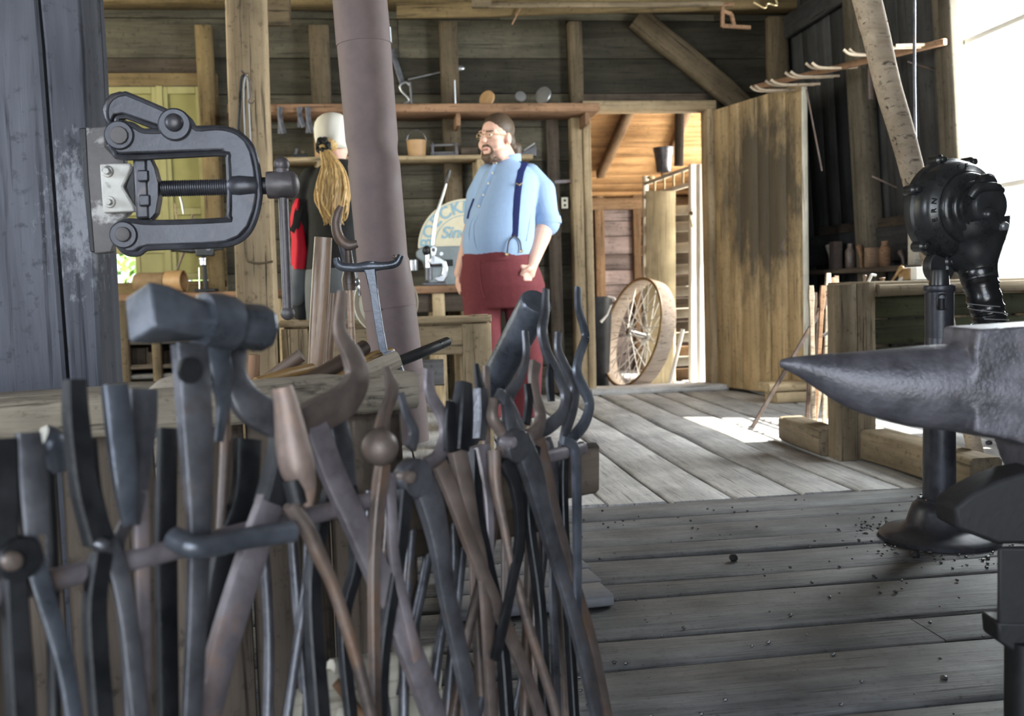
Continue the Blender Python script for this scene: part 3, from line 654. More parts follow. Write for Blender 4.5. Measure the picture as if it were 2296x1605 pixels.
# bar clamp on the wall and an outlet
a, b = S(1238, 409, 296), S(1318, 404, 296); t = thing('pipe_clamp', 'grey bar clamp laid across the studs left of the door', 'clamp', (a+b)/2)
MB().sweep([a, b], RECT, (.022, .014), up=Z).build('bar', M['ironp'], t)
for q in (.55, .95): c = a+(b-a)*q; MB().sweep([c-Z*.03, c+Z*.055], RECT, (.008, .02), up=Y).build('jaw', M['ironp'], t)
c = hit(1266, 455, 1, YB-.06); tag(MB().box(c, (.05, .02, .082)).build('outlet_plate', M['outlet'], bevel=.003), 'small pale outlet cover on the dark wall beside the man', 'outlet')
for zz in (-.018, .018): tag(MB().box(c+Z*zz-Y*.0105, (.02, .003, .018)).build('socket', M['darkwood'], bpy.data.objects['outlet_plate']))
# workbench behind the man
bt0, bt1 = S(880, 649, 342), S(1075, 648, 342); bt1.y = bt0.y; zb = (bt0.z+bt1.z)/2
t = thing('work_bench', 'brown wooden workbench behind the man and stove pipe', 'bench', ((bt0+bt1)/2).to_tuple()[:2]+(0,))
dy = YB-.12-bt0.y
plank('bench_top', M['shelf'], t, Vector((bt0.x-.75, bt0.y+dy/2, zb)), Vector((bt1.x+.02, bt0.y+dy/2, zb)), dy, .05, Z, rings=4, jit=.003)
plank('apron', M['darkwood'], t, Vector((bt0.x-.75, bt0.y+.06, zb-.09)), Vector((bt1.x-.05, bt0.y+.06, zb-.09)), .12, .03, -Y)
for xx in (bt0.x-.7, bt0.x+.30, bt1.x-.03):
    for yy in (bt0.y+.06, YB-.18): plank('leg', M['table'], t, (xx, yy, 0), (xx, yy, zb-.025), .08, .08, -Y)
TB = zb+.025
# blue-grey machine behind the lever press and the round-topped sign
c = S(1000, 637, 324); c.z = TB; t = thing('machine_case', 'blue-grey painted machine case on the workbench', 'machine', c+F0*.18)
q = c
MB().prism([q-R0*.11, q+R0*.22, q+R0*.22+Z*.27, q-R0*.16+Z*.27, q-R0*.20+Z*.24, q-R0*.20+Z*.20, q-R0*.16+Z*.17], F0*.14).build('case', M['greyblue'], t, bevel=.012)
MB().box(q+R0*.0+Z*.155-F0*.002, (.26, .01, .045)).build('slot', M['irond'], t); MB().lathe([(.03, 0), (.03, .07), (.02, .075)], q-R0*.22+Z*.11, Z, 16).build('cap', M['steel'], t)
# sign: half disc with arched lettering
sc_ = S(1047, 588, 316); sc_.z = TB+.27; sr = 108/316
t = thing('arched_sign', 'cream half-round sign with blue arched lettering behind the man', 'sign', sc_)
sx = R0; sn = -F0
MB().prism([sc_-R0*sr*1.0+Z*-.0]+[sc_+R0*(-sr*math.cos(k))+Z*(sr*.98*math.sin(k)) for k in np.linspace(0.0, math.pi, 40)], F0*.02).build('panel', M['cream'], t, bevel=.002)
def arc(r, th, name='line'):
    MB().tube([sc_+R0*(-r*math.cos(k))+Z*(r*.98*math.sin(k))-F0*.001 for k in np.linspace(.03, math.pi-.03, 40)], th, 6).build(name, M['signblue'], t)
arc(sr*.955, .0022); arc(sr*.66, .0022)
def glyph(ch, size, fr, parts, shear=0.0):
    cu = bpy.data.curves.new('txt', 'FONT'); cu.body = ch; cu.size = size; cu.extrude = .0015; cu.align_x = 'CENTER'; cu.shear = shear; cu.offset = size*.018
    o = bpy.data.objects.new('txt', cu); COL.objects.link(o); bpy.context.view_layer.update()
    me = bpy.data.meshes.new_from_object(o.evaluated_get(bpy.context.evaluated_depsgraph_get())); 
    parts.add([fr @ v.co for v in me.vertices], [tuple(p.vertices) for p in me.polygons])
    bpy.data.objects.remove(o); bpy.data.curves.remove(cu); bpy.data.meshes.remove(me)
mb = MB()
for i, ch in enumerate('BOECKH'):
    k = math.radians(7+i*17.5); p = sc_+R0*(-sr*.72*math.cos(k))+Z*(sr*.70*math.sin(k))-F0*.002
    up = (R0*-math.cos(k)+Z*math.sin(k)); rt = Vector(up.cross(sn)).normalized(); rt = R0*math.sin(k)+Z*math.cos(k)
    fr = Matrix((rt, up, sn)).transposed().to_4x4(); fr.translation = p; glyph(ch, .115, fr, mb)
mb.build('lettering', M['signblue'], t)
mb = MB(); fr = Matrix((R0, Z, sn)).transposed().to_4x4(); fr.translation = sc_+Z*.065-R0*.06-F0*.002; glyph('Since', .115, fr, mb, .35); mb.build('script_lettering', M['signblue'], t)
# chrome lever press on the bench
def PP(px, py, b=0.0): return S(px, py, 333, b)
c0 = S(975, 634, 333); t = thing('lever_press', 'chrome lever press with a long raised handle on the workbench', 'press', (c0.x, c0.y, TB))
MB().box((c0.x, c0.y+.03, TB+.012), (.16, .12, .024)).build('base', M['iron'], t, bevel=.006)
mb = MB().prism([PP(970, 570), PP(985, 575), PP(1000, 585), PP(1004, 600), PP(1003, 618), PP(996, 632), PP(982, 632), PP(972, 624), PP(990, 616), PP(993, 605), PP(990, 592), PP(968, 594), PP(960, 588)], F0*.05); fixn(mb).build('c_frame', M['chrome'], t, bevel=.006)
MB().tube([PP(958, 558, .02), PP(959, 600, .02)], .017, 14).build('ram', M['chrome'], t); MB().tube([PP(961, 600, .02), PP(961, 628, .02)], .026, 16).build('anvil_post', M['iron'], t)
MB().ell(PP(957, 562, .02), (.03, .03, .035)).build('head', M['irond'], t)
mb = MB().prism([PP(968, 551), PP(975, 549), PP(979, 558), PP(976, 572), PP(974, 590), PP(970, 590), PP(968, 574), PP(965, 560)], F0*.012); mb.build('link', M['chrome'], t, bevel=.004)
MB().lathe([(.012, -.01), (.012, .012)], PP(972, 560), -F0, 14).build('pivot', M['iron'], t); MB().lathe([(.012, -.01), (.012, .012)], PP(990, 569), -F0, 14).build('pivot', M['chrome'], t)
MB().tube([PP(970, 550), PP(974, 510), PP(980, 478), PP(992, 440), PP(1000, 412)], [.012, .012, .013, .011, .009], 10, sm=3).build('lever', M['chrome'], t)
MB().tube([PP(1000, 410), PP(1004, 394), PP(1008, 381)], [.011, .015, .012], 10).build('grip', M['black'], t)
# ---- bench with shelves at the left, log pipe, post drill
a = S(262, 668, 332); b = S(560, 662, 332); b.y = a.y
t = thing('tool_bench', 'dark open tool bench full of boards under the yellow shutters', 'bench', ((a.x+b.x)/2, a.y, 0)); dy = YB-.08-a.y; xm = (a.x+b.x)/2
plank('bench_top', M['shelf'], t, (a.x-.9, a.y+dy/2, a.z), (b.x+.25, a.y+dy/2, a.z), dy, .05, Z, rings=4, jit=.004)
for px, w_ in ((268, .10), (345, .06), (520, .10)):
    q = S(px, 700, 331); plank('leg', M['stud'], t, (q.x, a.y+.03, 0), (q.x, a.y+.03, a.z-.02), w_, .06, -Y)
for (py, mat) in ((690, 'beam'), (765, 'tan'), (820, 'tan'), (842, 'postside')):
    q = S(400, py, 330); plank('shelf_board', M[mat], t, (a.x-.9, a.y+.22, q.z), (b.x+.2, a.y+.22, q.z), .42, .03, Z, rings=4, jit=.004)
plank('back_board', M['darkwood'], t, (a.x-.9, a.y+.45, a.z/2), (b.x+.2, a.y+.45, a.z/2), a.z, .02, -Y)
for i, (px, py, w_, h_) in enumerate(((300, 800, .16, .12), (350, 805, .10, .10), (430, 740, .18, .12), (500, 742, .14, .14), (300, 730, .15, .11))):
    q = S(px, py, 327); t2 = thing('tool_crate', ('dark wooden crate on the lowest shelf by the blue-grey post', 'narrow dark crate second on the lowest shelf', 'wide dark crate behind the hammer head', 'dark crate right of the hammer head', 'dark crate on the middle bench shelf by the post')[i], 'crate', q)
    for dx in (-1, 1): MB().box(q+R0*dx*w_/2+F0*.1, (.015, .2, h_)).build('side', M['darkwood'], t2)
    MB().box(q, (w_, .015, h_)).build('front', M['darkwood'], t2, bevel=.002)
c = S(312, 640, 322); d = S(413, 638, 322, -.03); t = thing('clay_pipe', 'short brown clay pipe lying on the left bench with open end', 'pipe', (c+d)/2); c.z = d.z = a.z+.03+.072
ax = (d-c).normalized(); L = (d-c).length
MB().lathe([(.06, -.02), (.068, 0), (.066, L*.6)], c, ax, 28).build('barrel', M['brick'], t)
MB().lathe([(.066, L*.62), (.074, L*.63), (.076, L), (.066, L), (.062, L*.6)], c, ax, 28).build('collar', M['copper'], t)
# post drill: black head on a chrome column
c = S(458, 655, 326); t = thing('drill_stand', 'black and chrome drill stand in front of the yellow shutters', 'drill', (c.x, c.y, a.z+.02))
MB().tube([S(463, 672, 326), S(457, 575, 326)], .016, 12).build('column', M['irond'], t); MB().lathe([(.018, 0), (.026, .01), (.026, .04), (.03, .045), (.03, .055)], S(456, 597, 326), Z, 16).build('chuck', M['chrome'], t)
MB().tube([S(448, 660, 326), S(447, 600, 326)], .005, 8).build('rod', M['chrome'], t)
MB().tube([S(388, 558, 326), S(430, 562, 326), S(500, 556, 326)], [.018, .02, .012], 12).build('arm', M['black'], t); MB().box(S(460, 563, 326), (.12, .06, .07)).build('head', M['black'], t, bevel=.008)
MB().ell(S(388, 558, 326), .022).build('knob', M['black'], t); MB().lathe([(.02, -.03), (.02, .03)], S(470, 556, 326), -F0, 14).build('gear', M['iron'], t)
c = S(470, 657, 326); MB().box((c.x-.02, c.y, a.z+.035), (.14, .14, .02)).build('foot', M['irond'], t, bevel=.004)
for i, (x0, y0, x1, y1, mat) in enumerate(((432, 480, 400, 600, 'ironr'), (404, 440, 412, 480, 'steel'), (392, 455, 396, 500, 'table'), (440, 490, 395, 610, 'handled'))):
    a_, b_ = S(x0, y0, 318), S(x1, y1, 318); tag(MB().tube([a_, (a_+b_)/2+R0*.004, b_], [.007, .009, .006], 8).build('hung_tool', M[mat]), ('rust-brown rod hanging in front of the shutters', 'thin bright tool hanging in front of the shutters', 'short wooden tool hanging before the shutters', 'dark wooden handle leaning before the shutters')[i], 'tool', 'tools hung before the yellow shutters')
# ------------------------------------------------------------------ annex things
t = thing('spoked_cartwheel', 'large wire-spoked wheel with wooden rim leaning inside the doorway', 'wheel', S(1430, 866, 282))
wc = S(1430, 742, 270); 
ax = (-R0*.90-F0*.36+Z*.26).normalized(); wr_ = .465; zz = Z-ax*Z.dot(ax); zz.normalize(); hh = zz.cross(ax)
zmin = -.075; wc.z = zmin+wr_*zz.z+.03
def rim(r, w0): return [wc+(zz*math.cos(k)+hh*math.sin(k))*r+ax*w0 for k in np.linspace(0, 2*math.pi, 64)]
MB().lathe([(wr_-.012, -.065), (wr_-.002, -.067), (wr_, -.06), (wr_, .06), (wr_-.002, .067), (wr_-.012, .065), (wr_-.016, .04), (wr_-.016, -.04)], wc, ax, 64, closed=True).build('rim', M['rim'], t)
MB().lathe([(wr_-.022, .060), (wr_+.001, .062), (wr_+.002, .070), (wr_-.020, .071)], wc, ax, 64, closed=True).build('rim_edge', M['handleg'], t)
MB().lathe([(.012, -.11), (.03, -.10), (.032, -.08), (.018, -.07), (.02, .07), (.032, .08), (.03, .10), (.012, .11)], wc, ax, 20).build('hub', M['chrome'], t)
for i in range(40):
    k = 2*math.pi*i/40; sd = 1 if i % 2 else -1; k2 = k+(.9 if (i//2) % 2 else -.9)
    MB().tube([wc+(zz*math.cos(k2)+hh*math.sin(k2))*.03+ax*.09*sd, wc+(zz*math.cos(k)+hh*math.sin(k))*(wr_-.024)], .0042, 5).build('spoke', M['spoke'], t)
# slatted rack and boards right of the wheel
t = thing('slat_rack', 'tall rack of pale slats behind the leaning wheel', 'rack', S(1520, 860, 258))
x0, x1 = 1500, 1548
for i, py in enumerate((470, 508, 556, 605, 655, 705, 760, 815)):
    p_, q_ = S(1440, py+6-i*1.0, 240), S(x1+10, py-i*1.0, 258); plank('slat', M['pale'], t, p_, q_, .085, .02, -F0)
for i, py in enumerate((489, 532, 580, 630, 680, 732, 788, 838)):
    p_, q_ = S(1440, py+6, 234), S(x1+10, py, 251); plank('gap_shade_slat', M['annexb' if i > 5 else 'darkwood'], t, p_, q_, .11, .02, -F0)  # dark strips added so the gaps between slats look shaded
for (px, s_) in ((1447, 241), (1551, 259)): plank('upright', M['pale'], t, S(px, 875, s_), S(px, 395 if px < 1500 else 372, s_), .05, .04, -F0)
plank('top_rail', M['pale'], t, S(1447, 412, 241), S(1551, 374, 259), .03, .05, -F0); plank('top_rail', M['pale'], t, S(1447, 442, 241), S(1551, 412, 259), .035, .05, -F0)
for k in range(1, 5): px = 1447+k*21; s_ = 241+k*3.6; plank('divider', M['tanpanel'], t, S(px, 440-k*7, s_), S(px, 408-k*7, s_), .012, .05, -F0)
plank('tan_sheet', M['tanpanel'], None, S(1482, 872, 257), S(1481, 428, 257), .27, .012, (-F0+R0*.2).normalized(), rings=3, ch=.003)
tag(bpy.data.objects['tan_sheet'], 'tall tan board leaning on the slat rack behind the wheel', 'board')
t = thing('white_door_edge', 'sunlit white-painted plank door standing edge-on right of the slat rack', 'door', S(1565, 868, 262))
for px in (1557, 1577): plank('plank', M['white'], t, S(px, 870, 262), S(px-2, 368, 262), .074, .035, (-F0+R0*.35).normalized(), ch=.003)
MB().tube([S(1551, 470, 266), S(1546, 482, 267), S(1550, 496, 267), S(1553, 508, 266)], .009, 8, sm=3).build('rope_knot', M['tanpanel'], t); MB().ell(S(1551, 478, 267), .018).build('knob', M['ironr'], t)
c = S(1488, 386, 250); t = thing('metal_bucket', 'dark grey bucket on top of the slat rack', 'bucket', c)
MB().lathe([(.06, 0), (.062, .005), (.085, .20), (.09, .205), (.09, .215), (.082, .215), (.058, .01)], c, Z, 26).build('body', M['iron'], t)
MB().tube([c+Z*.2+R0*.088*math.cos(k)-F0*.088*abs(math.sin(k))*.3-Z*.09*math.sin(k) for k in np.linspace(0, 3.14, 12)], .004, 6).build('bail', M['steel'], t)
c = S(1459, 398, 243); tag(MB().ell(c, (.04, .03, .015)).build('small_lid', M['tanpanel']), 'small pale lid lying on the slat rack beside the bucket', 'lid')
tag(plank('white_stick', M['white'], None, S(1500, 868, 272), S(1531, 738, 270), .032, .02, -F0), 'white painted stick leaning right of the wheel', 'stick')
# dark bin with a white scoop
c = S(1356, 862, 262); t = thing('dark_bin', 'dark round bin just inside the doorway at left', 'bin', (c.x, c.y, -.075)); c.z = -.075; hz = S(1356, 668, 262).z-c.z
MB().lathe([(.10, 0), (.105, .01), (.15, hz), (.155, hz), (.155, hz+.012), (.145, hz+.012), (.1, .03)], c-R0*.07, Z, 28).build('body', M['irond'], t)
tag(MB().tube([S(1363, 665, 275), S(1378, 669, 276), S(1379, 673, 276)], [.008, .009, .012], 8).build('white_scoop', M['white']), 'small white handle on the rim of the dark bin', 'scoop')
tag(MB().tube([S(1370, 684, 275), S(1362, 705, 275), S(1347, 722, 275)], [.006, .007, .013], 8).build('white_spoon', M['white']), 'slim white spoon hanging on the front of the dark bin', 'spoon')
# ================================================================== PEOPLE
def person_frame(px, py, s):
    d = F/s
    def at(x, y, b=0.0): return S(x, y, s, b)
    return at
# ---------------------------------------------------------------- the man
SM = 391; A = person_frame(1140, 575, SM); u = 1/SM
man = thing('person', 'bearded man in light blue shirt, navy suspenders and maroon trousers standing by the doorway', 'person', (A(1140, 963).x, A(1140, 963).y, 0))
a_, b_ = R0, F0
SH = [(355, 1121, 1157, .062), (366, 1108, 1166, .085), (378, 1092, 1186, .115), (395, 1082, 1202, .145), (415, 1075, 1208, .165), (440, 1065, 1204, .182), (470, 1053, 1200, .198), (500, 1044, 1200, .212), (525, 1038, 1201, .222), (545, 1036, 1201, .222), (560, 1038, 1200, .215), (574, 1042, 1198, .205), (584, 1046, 1196, .195)]
def ringz(y, xl, xr, hb, b0=0.0, pw=2.2, e=0.0):
    l, r = A(xl, y), A(xr, y); c = (l+r)/2+F0*b0; return (c, (r-l).length/2+e, hb+e, a_, b_, pw)
def interp(tab, y):
    for p, q in zip(tab[:-1], tab[1:]):
        if p[0] <= y <= q[0]:
            t = (y-p[0])/(q[0]-p[0]); return [p[i]+(q[i]-p[i])*t for i in range(len(p))]
    return list(tab[0] if y < tab[0][0] else tab[-1])
def front(x, y, off=.004):
    _, xl, xr, hb = interp(SH, y); c = (xl+xr)/2; ha = (xr-xl)/2; t = max(-.985, min(.985, (x-c)/ha))
    return A(x, y, -(hb*(1-abs(t)**2.2)**(1/2.2))-off)
# body: one continuous surface (head, neck, core, arms, hands, legs, feet)
hd = A(1112, 312, -.03)            # centre of head
yaw = math.radians(38)             # turned to the left of the picture
hf = (-F0*math.cos(yaw)-R0*math.sin(yaw)); hf = (hf-Z*.03).normalized(); hs = hf.cross(Z).normalized()*-1.0; hu = hf.cross(hs)*-1
if hu.z < 0: hu = -hu
hs = hf.cross(hu).normalized()     # the head's own right-hand axis
def H(x, y, z): return hd+hs*x+hf*y+hu*z
RH = Matrix((hs, hf, hu)).transposed()
bm_ = MB()
bm_.ell(H(0, -.015, .035), (.080, .098, .098), 24, 16, RH); bm_.ell(H(0, .022, -.045), (.066, .074, .082), 20, 14, RH)
bm_.ell(H(0, .06, -.092), (.042, .038, .03), 16, 10, RH); bm_.ell(H(0, .055, -.005), (.066, .042, .062), 20, 12, RH)
for k in (-1, 1):
    bm_.ell(H(.042*k, .062, -.032), (.032, .026, .032), 14, 10, RH); bm_.caps(H(.014*k, .096, .036), H(.052*k, .076, .036), .011, .010)
    bm_.ell(H(.083*k, -.012, -.005), (.010, .022, .034), 12, 10, RH); bm_.ell(H(.045*k, .03, -.085), (.035, .04, .035), 14, 10, RH)
bm_.caps(H(0, .096, .024), H(0, .118, -.014), .009, .014); bm_.ell(H(0, .112, -.019), (.020, .014, .012), 12, 8, RH)
bm_.caps(H(-.020, .091, -.054), H(.020, .091, -.054), .0075, .0075); bm_.caps(H(-.017, .090, -.072), H(.017, .090, -.072), .0085, .0085)
bm_.chain([H(0, -.02, -.05), A(1138, 372, .0), A(1145, 400, .02)], [.068, .072, .085])
# torso core under the clothes, hips and legs
bm_.chain([A(1145, 410, .03), A(1130, 470, .02), A(1122, 540, .02), A(1125, 610, .02)], [.11, .15, .17, .16])
hipL, hipR = A(1090, 650, .0), A(1172, 650, .05)
for hp_, kn, an in ((hipL, A(1092, 790, -.02), A(1096, 925, .03)), (hipR, A(1182, 790, .03), A(1180, 925, .09))):
    bm_.chain([hp_, kn, an], [.095, .065, .045])
# his left arm (right in the photo): hangs, sleeve rolled above the elbow, fist before the hip
shl, elb, wri = A(1202, 408, .04), A(1224, 497, .03), A(1194, 590, -.12)
bm_.chain([shl, elb, wri], [.060, .056, .033], 16)
bm_.chain([elb, elb+(wri-elb)*.35, wri], [.052, .056, .034], 16)
pc = A(1187, 610, -.14); bm_.ell(pc, (.034, .032, .046), 16, 12)
bm_.chain([wri, pc], [.034, .034])
for i in range(4):       # curled fingers
    yy_ = 598+i*9.2; xx_ = i*1.8
    bm_.chain([A(1188, yy_+2, -.155), A(1170+xx_, yy_, -.178), A(1165+xx_, yy_+3, -.160), A(1170+xx_, yy_+5, -.140), A(1180, yy_+4, -.138)], [.0145, .0135, .0125, .0115, .010], 10)
bm_.chain([A(1192, 600, -.165), A(1184, 604, -.192), A(1174, 609, -.196), A(1169, 615, -.192)], [.015, .0140, .0125, .010], 10)   # thumb
# his right arm goes down behind the belly, hand by the bench edge
sr_, er_, wr2 = A(1092, 405, .05), A(1062, 500, .14), A(1031, 612, .10)
bm_.chain([sr_, er_, wr2], [.048, .050, .034], 16); ph = A(1029, 634, .10); bm_.ell(ph, (.022, .042, .046), 14, 10)
for i in range(4): bm_.chain([ph+F0*(-.03+.02*i), A(1028, 648, .07+.02*i), A(1032, 658, .07+.02*i)], [.011, .0105, .009], 8)
bm_.chain([ph-F0*.03, A(1033, 640, .05), A(1034, 652, .05)], [.013, .012, .010], 8)
remesh(bm_, 'body', M['skin'], man, .0048, 5, .5)
# shirt: torso and sleeves in one cloth
sb = MB().loft([ringz(y, l, r, hb) for y, l, r, hb in SH], 40)
sb.chain([A(1188, 392, .04), A(1212, 430, .04), A(1226, 492, .03)], [.066, .088, .070], 18)
sb.caps(A(1226, 488, .03), A(1226, 500, .025), .075, .077, 18)
sb.chain([A(1094, 392, .05), A(1076, 440, .10), A(1064, 492, .14)], [.064, .080, .066], 18)
shirt_o = remesh(sb, 'shirt', M['shirt'], man, .007, 6, .6)
from mathutils.bvhtree import BVHTree
def caster(o):
    mw = W[o.name]; me = o.data; bt = BVHTree.FromPolygons([mw @ v.co for v in me.vertices], [tuple(p.vertices) for p in me.polygons]); old = front
    def f(x, y, off=.004):
        q = ray(x, y).normalized(); h = bt.ray_cast(CAM, q)
        return (h[0]-q*off) if h[0] is not None else None
    return f
_front0 = front; _fs = caster(shirt_o)
def front(x, y, off=.004): return _fs(x, y, off) or _front0(x, y, off)
# collar band, placket, folds
cb = [H(.0, 0, 0)*0+A(1138, 362, 0)+a_*(.074*math.cos(k))+b_*(.066*math.sin(k))+Z*(.018*math.cos(k)-.004*math.sin(k)) for k in np.linspace(0, 2*math.pi, 28)]
MB().sweep(cb, RECT, (.020, .004), up=a_.cross(b_)).build('collar', M['shirt'], man) if False else MB().sweep(cb, RECT, (.004, .020), up=Z).build('collar', M['shirt'], man)
pts = [front(1112, 370), front(1103, 390), front(1095, 412), front(1084, 438), front(1073, 466)]
MB().sweep(pts, RECT, (.017, .003), up=-F0).build('placket', M['shirt'], man)
for x, y in ((1113, 366), (1104, 388), (1095, 411), (1084, 437), (1074, 462)):
    c = front(x, y, .009); MB().lathe([(.0062, 0), (.0062, .002), (.004, .0035)], c, (-F0-R0*.3).normalized(), 12).build('button', M['button'], man)
for (l_) in ([(1068, 478), (1056, 500), (1052, 530), (1060, 560)], [(1074, 480), (1063, 505), (1064, 540), (1070, 562)], [(1190, 480), (1186, 505), (1180, 540)]):
    MB().tube([front(x, y, -.001) for x, y in l_], [.002, .005, .006, .002][:len(l_)], 8, sm=4).build('fold', M['shirt'], man)
ru = MB(); ax = (A(1226, 505, .02)-A(1222, 470, .03)).normalized(); ru.lathe([(.070, -.03), (.080, -.028), (.083, 0), (.080, .014), (.068, .012)], A(1227, 499, .026), ax, 26, closed=True); ru.build('rolled_cuff', M['shirt'], man)
# trousers
TR = [(566, 1040, 1197, .205), (580, 1038, 1199, .212), (610, 1033, 1212, .22), (640, 1033, 1222, .215), (665, 1036, 1222, .20), (690, 1040, 1220, .18)]
tb_ = MB().loft([ringz(y, l, r, hb, .01, 2.4) for y, l, r, hb in TR], 40)
tb_.loft([ringz(y, l, r, hb, bo) for y, l, r, hb, bo in ((660, 1036, 1130, .14, -.01), (720, 1042, 1124, .125, -.03), (800, 1050, 1126, .105, -.03), (880, 1058, 1126, .09, .0), (938, 1060, 1126, .085, .02))], 28)
tb_.loft([ringz(y, l, r, hb, bo) for y, l, r, hb, bo in ((660, 1126, 1222, .14, .03), (720, 1134, 1220, .125, .03), (800, 1142, 1218, .105, .03), (880, 1146, 1214, .09, .06), (938, 1146, 1212, .085, .08))], 28)
_ft = caster(remesh(tb_, 'trousers', M['maroon'], man, .007, 5, .6))
wbp = [A(1118, 577, .01)+a_*(.205*math.cos(k))+b_*(.215*math.sin(k))+Z*(.012*math.cos(k)) for k in np.linspace(0, 2*math.pi, 40)]
MB().sweep(wbp, RECT, (.005, .024), up=Z).build('waistband', M['maroon'], man)
def tfront(x, y, off):
    h = _ft(x, y, off)
    if h: return h
    _, xl, xr, hb = interp(TR, y); c = (xl+xr)/2; ha = (xr-xl)/2; t = max(-.985, min(.985, (x-c)/ha)); return A(x, y, .01-(hb*(1-abs(t)**2.4)**(1/2.4))-off)
MB().tube([tfront(1074, 584, .002), tfront(1075, 610, .002), tfront(1078, 640, .002), tfront(1086, 668, .002)], .0035, 6).build('fly_seam', M['maroon'], man)
for sx, ox in ((1, 1088), (1, 1176)):
    MB().ell(A(ox, 955, -.06 if ox < 1100 else -.01), (.055, .14, .045), 18, 12, Matrix((a_, b_, Z)).transposed()).build('boot', M['leather'], man)
# suspenders
def strap(pts, hw): return MB().sweep([front(x, y, .007) for x, y in pts], RECT, (hw, .0025), up=(-F0-R0*.1).normalized()).build('suspender', M['navy'], man)
strap([(1177, 364), (1173, 373), (1168, 385), (1164, 408), (1160, 440), (1157, 480), (1154, 530)], .019)
strap([(1064, 446), (1058, 462), (1053, 476), (1050, 490)], .010)
for (x, y) in ((1137, 568), (1169, 562)): MB().tube([front(1154, 528, .009), front((1154+x)/2+(x-1154)*.25, 540, .009), front(x, y, .012)], .004, 8, sm=3).build('leather_end', M['leather'], man)
for (x, y) in ((1137, 570), (1169, 563)): MB().lathe([(.010, 0), (.010, .004), (.006, .006)], front(x, y, .010), -F0, 12).build('clasp', M['brass'], man)
bu = [front(1157, 411, .012), front(1164, 415, .012), front(1171, 410, .012)]; MB().tube(bu, .0045, 8).build('buckle', M['brass'], man)
# hair, beard, ears are on the body; glasses and eyes
hb_ = MB(); hb_.ell(H(0, -.028, .058), (.088, .100, .090), 24, 14, RH); hb_.ell(H(0, -.075, -.01), (.074, .05, .07), 18, 12, RH); hb_.chain([H(0, -.10, -.02), H(-.02, -.150, -.045), H(-.02, -.150, -.10), H(-.02, -.135, -.14)], [.03, .038, .030, .012], 12)
for k in (-1, 1): hb_.ell(H(.076*k, -.018, .035), (.011, .026, .035), 12, 10, RH)
hair = remesh(hb_, 'hair', M['hairb'], man, .005, 3, .5)
bd = MB(); bd.ell(H(0, .072, -.108), (.036, .034, .032), 18, 12, RH); bd.chain([H(-.030, .080, -.060), H(-.036, .076, -.085), H(-.02, .09, -.105), H(.02, .09, -.105), H(.036, .076, -.085), H(.030, .080, -.060)], [.007, .011, .017, .017, .011, .007], 10)
bd.chain([H(-.030, .086, -.055), H(-.014, .098, -.042), H(.014, .098, -.042), H(.030, .086, -.055)], [.006, .008, .008, .006], 8)
for k in (-1, 1): bd.chain([H(.03*k, .065, -.118), H(.055*k, .035, -.108)], [.014, .008], 10)
remesh(bd, 'beard', M['beard'], man, .004, 3, .5)
lp = MB().caps(H(-.016, .0985, -.064), H(.016, .0985, -.064), .0055, .0055); lp.build('mouth', plain('lip_red', (.42, .16, .14), .5), man)
for k in (-1, 1):
    MB().ell(H(.032*k, .084, .013), (.0125, .012, .009), 14, 10, RH).build('eye', M['button'], man); MB().ell(H(.0325*k, .0945, .013), (.0048, .003, .0048), 10, 8, RH).build('iris', M['hairb'], man)
    MB().caps(H(.016*k, .102, .034), H(.050*k, .088, .034), .0045, .003, 8).build('eyebrow', M['hairb'], man)
gl = MB()
for k in (-1, 1):
    gl.tube([H(.033*k+.0235*math.cos(t), .110-.008*abs(math.cos(t)+.2*k), .012+.0165*math.sin(t)) for t in np.linspace(0, 2*math.pi, 22)], .0019, 6)
    gl.tube([H(.0565*k, .100, .016), H(.080*k, .05, .014), H(.088*k, -.005, .008)], .0018, 6)
gl.tube([H(-.010, .111, .016), H(0, .116, .019), H(.010, .111, .016)], .0018, 6)
gl.build('glasses', M['brass'], man)
# ---------------------------------------------------------------- the woman
SWM = 430; B = person_frame(748, 312, SWM)
wo = thing('person', 'blond woman in white cap and black top seen from behind the stove pipe', 'person', (B(755, 985).x, B(755, 985).y, 0))
def ringw(y, xl, xr, hb, b0=0.0, pw=2.2):
    l, r = B(xl, y), B(xr, y); return ((l+r)/2+F0*b0, (r-l).length/2, hb, a_, b_, pw)
hw = B(747, 312); wf = (F0*.93+R0*.35).normalized(); ws = wf.cross(Z).normalized(); RW = Matrix((ws, wf, Z)).transposed()
def HW(x, y, z): return hw+ws*x+wf*y+Z*z
bw = MB(); bw.ell(HW(0, 0, .02), (.072, .09, .095), 24, 16, RW); bw.ell(HW(0, .035, -.05), (.055, .06, .065), 18, 12, RW); bw.caps(HW(0, .09, -.01), HW(0, .105, -.03), .01, .013)
bw.ell(HW(0, .075, -.075), (.03, .03, .025), 12, 8, RW); bw.caps(HW(-.018, .088, -.055), HW(.018, .088, -.055), .008, .008)
for k in (-1, 1): bw.ell(HW(.073*k, .0, -.01), (.009, .02, .03), 10, 8, RW); bw.ell(HW(.03*k, .078, .0), (.014, .01, .012), 10, 8, RW)
bw.chain([HW(0, -.01, -.04), B(756, 372, .01), B(758, 400)], [.052, .055, .07]); bw.chain([B(757, 410), B(756, 500), B(757, 590)], [.09, .10, .12])
for xl in (722, 790): bw.chain([B(xl, 640), B(xl, 790, .0), B(xl+ (0 if xl < 750 else 6), 945, .01)], [.075, .05, .035])
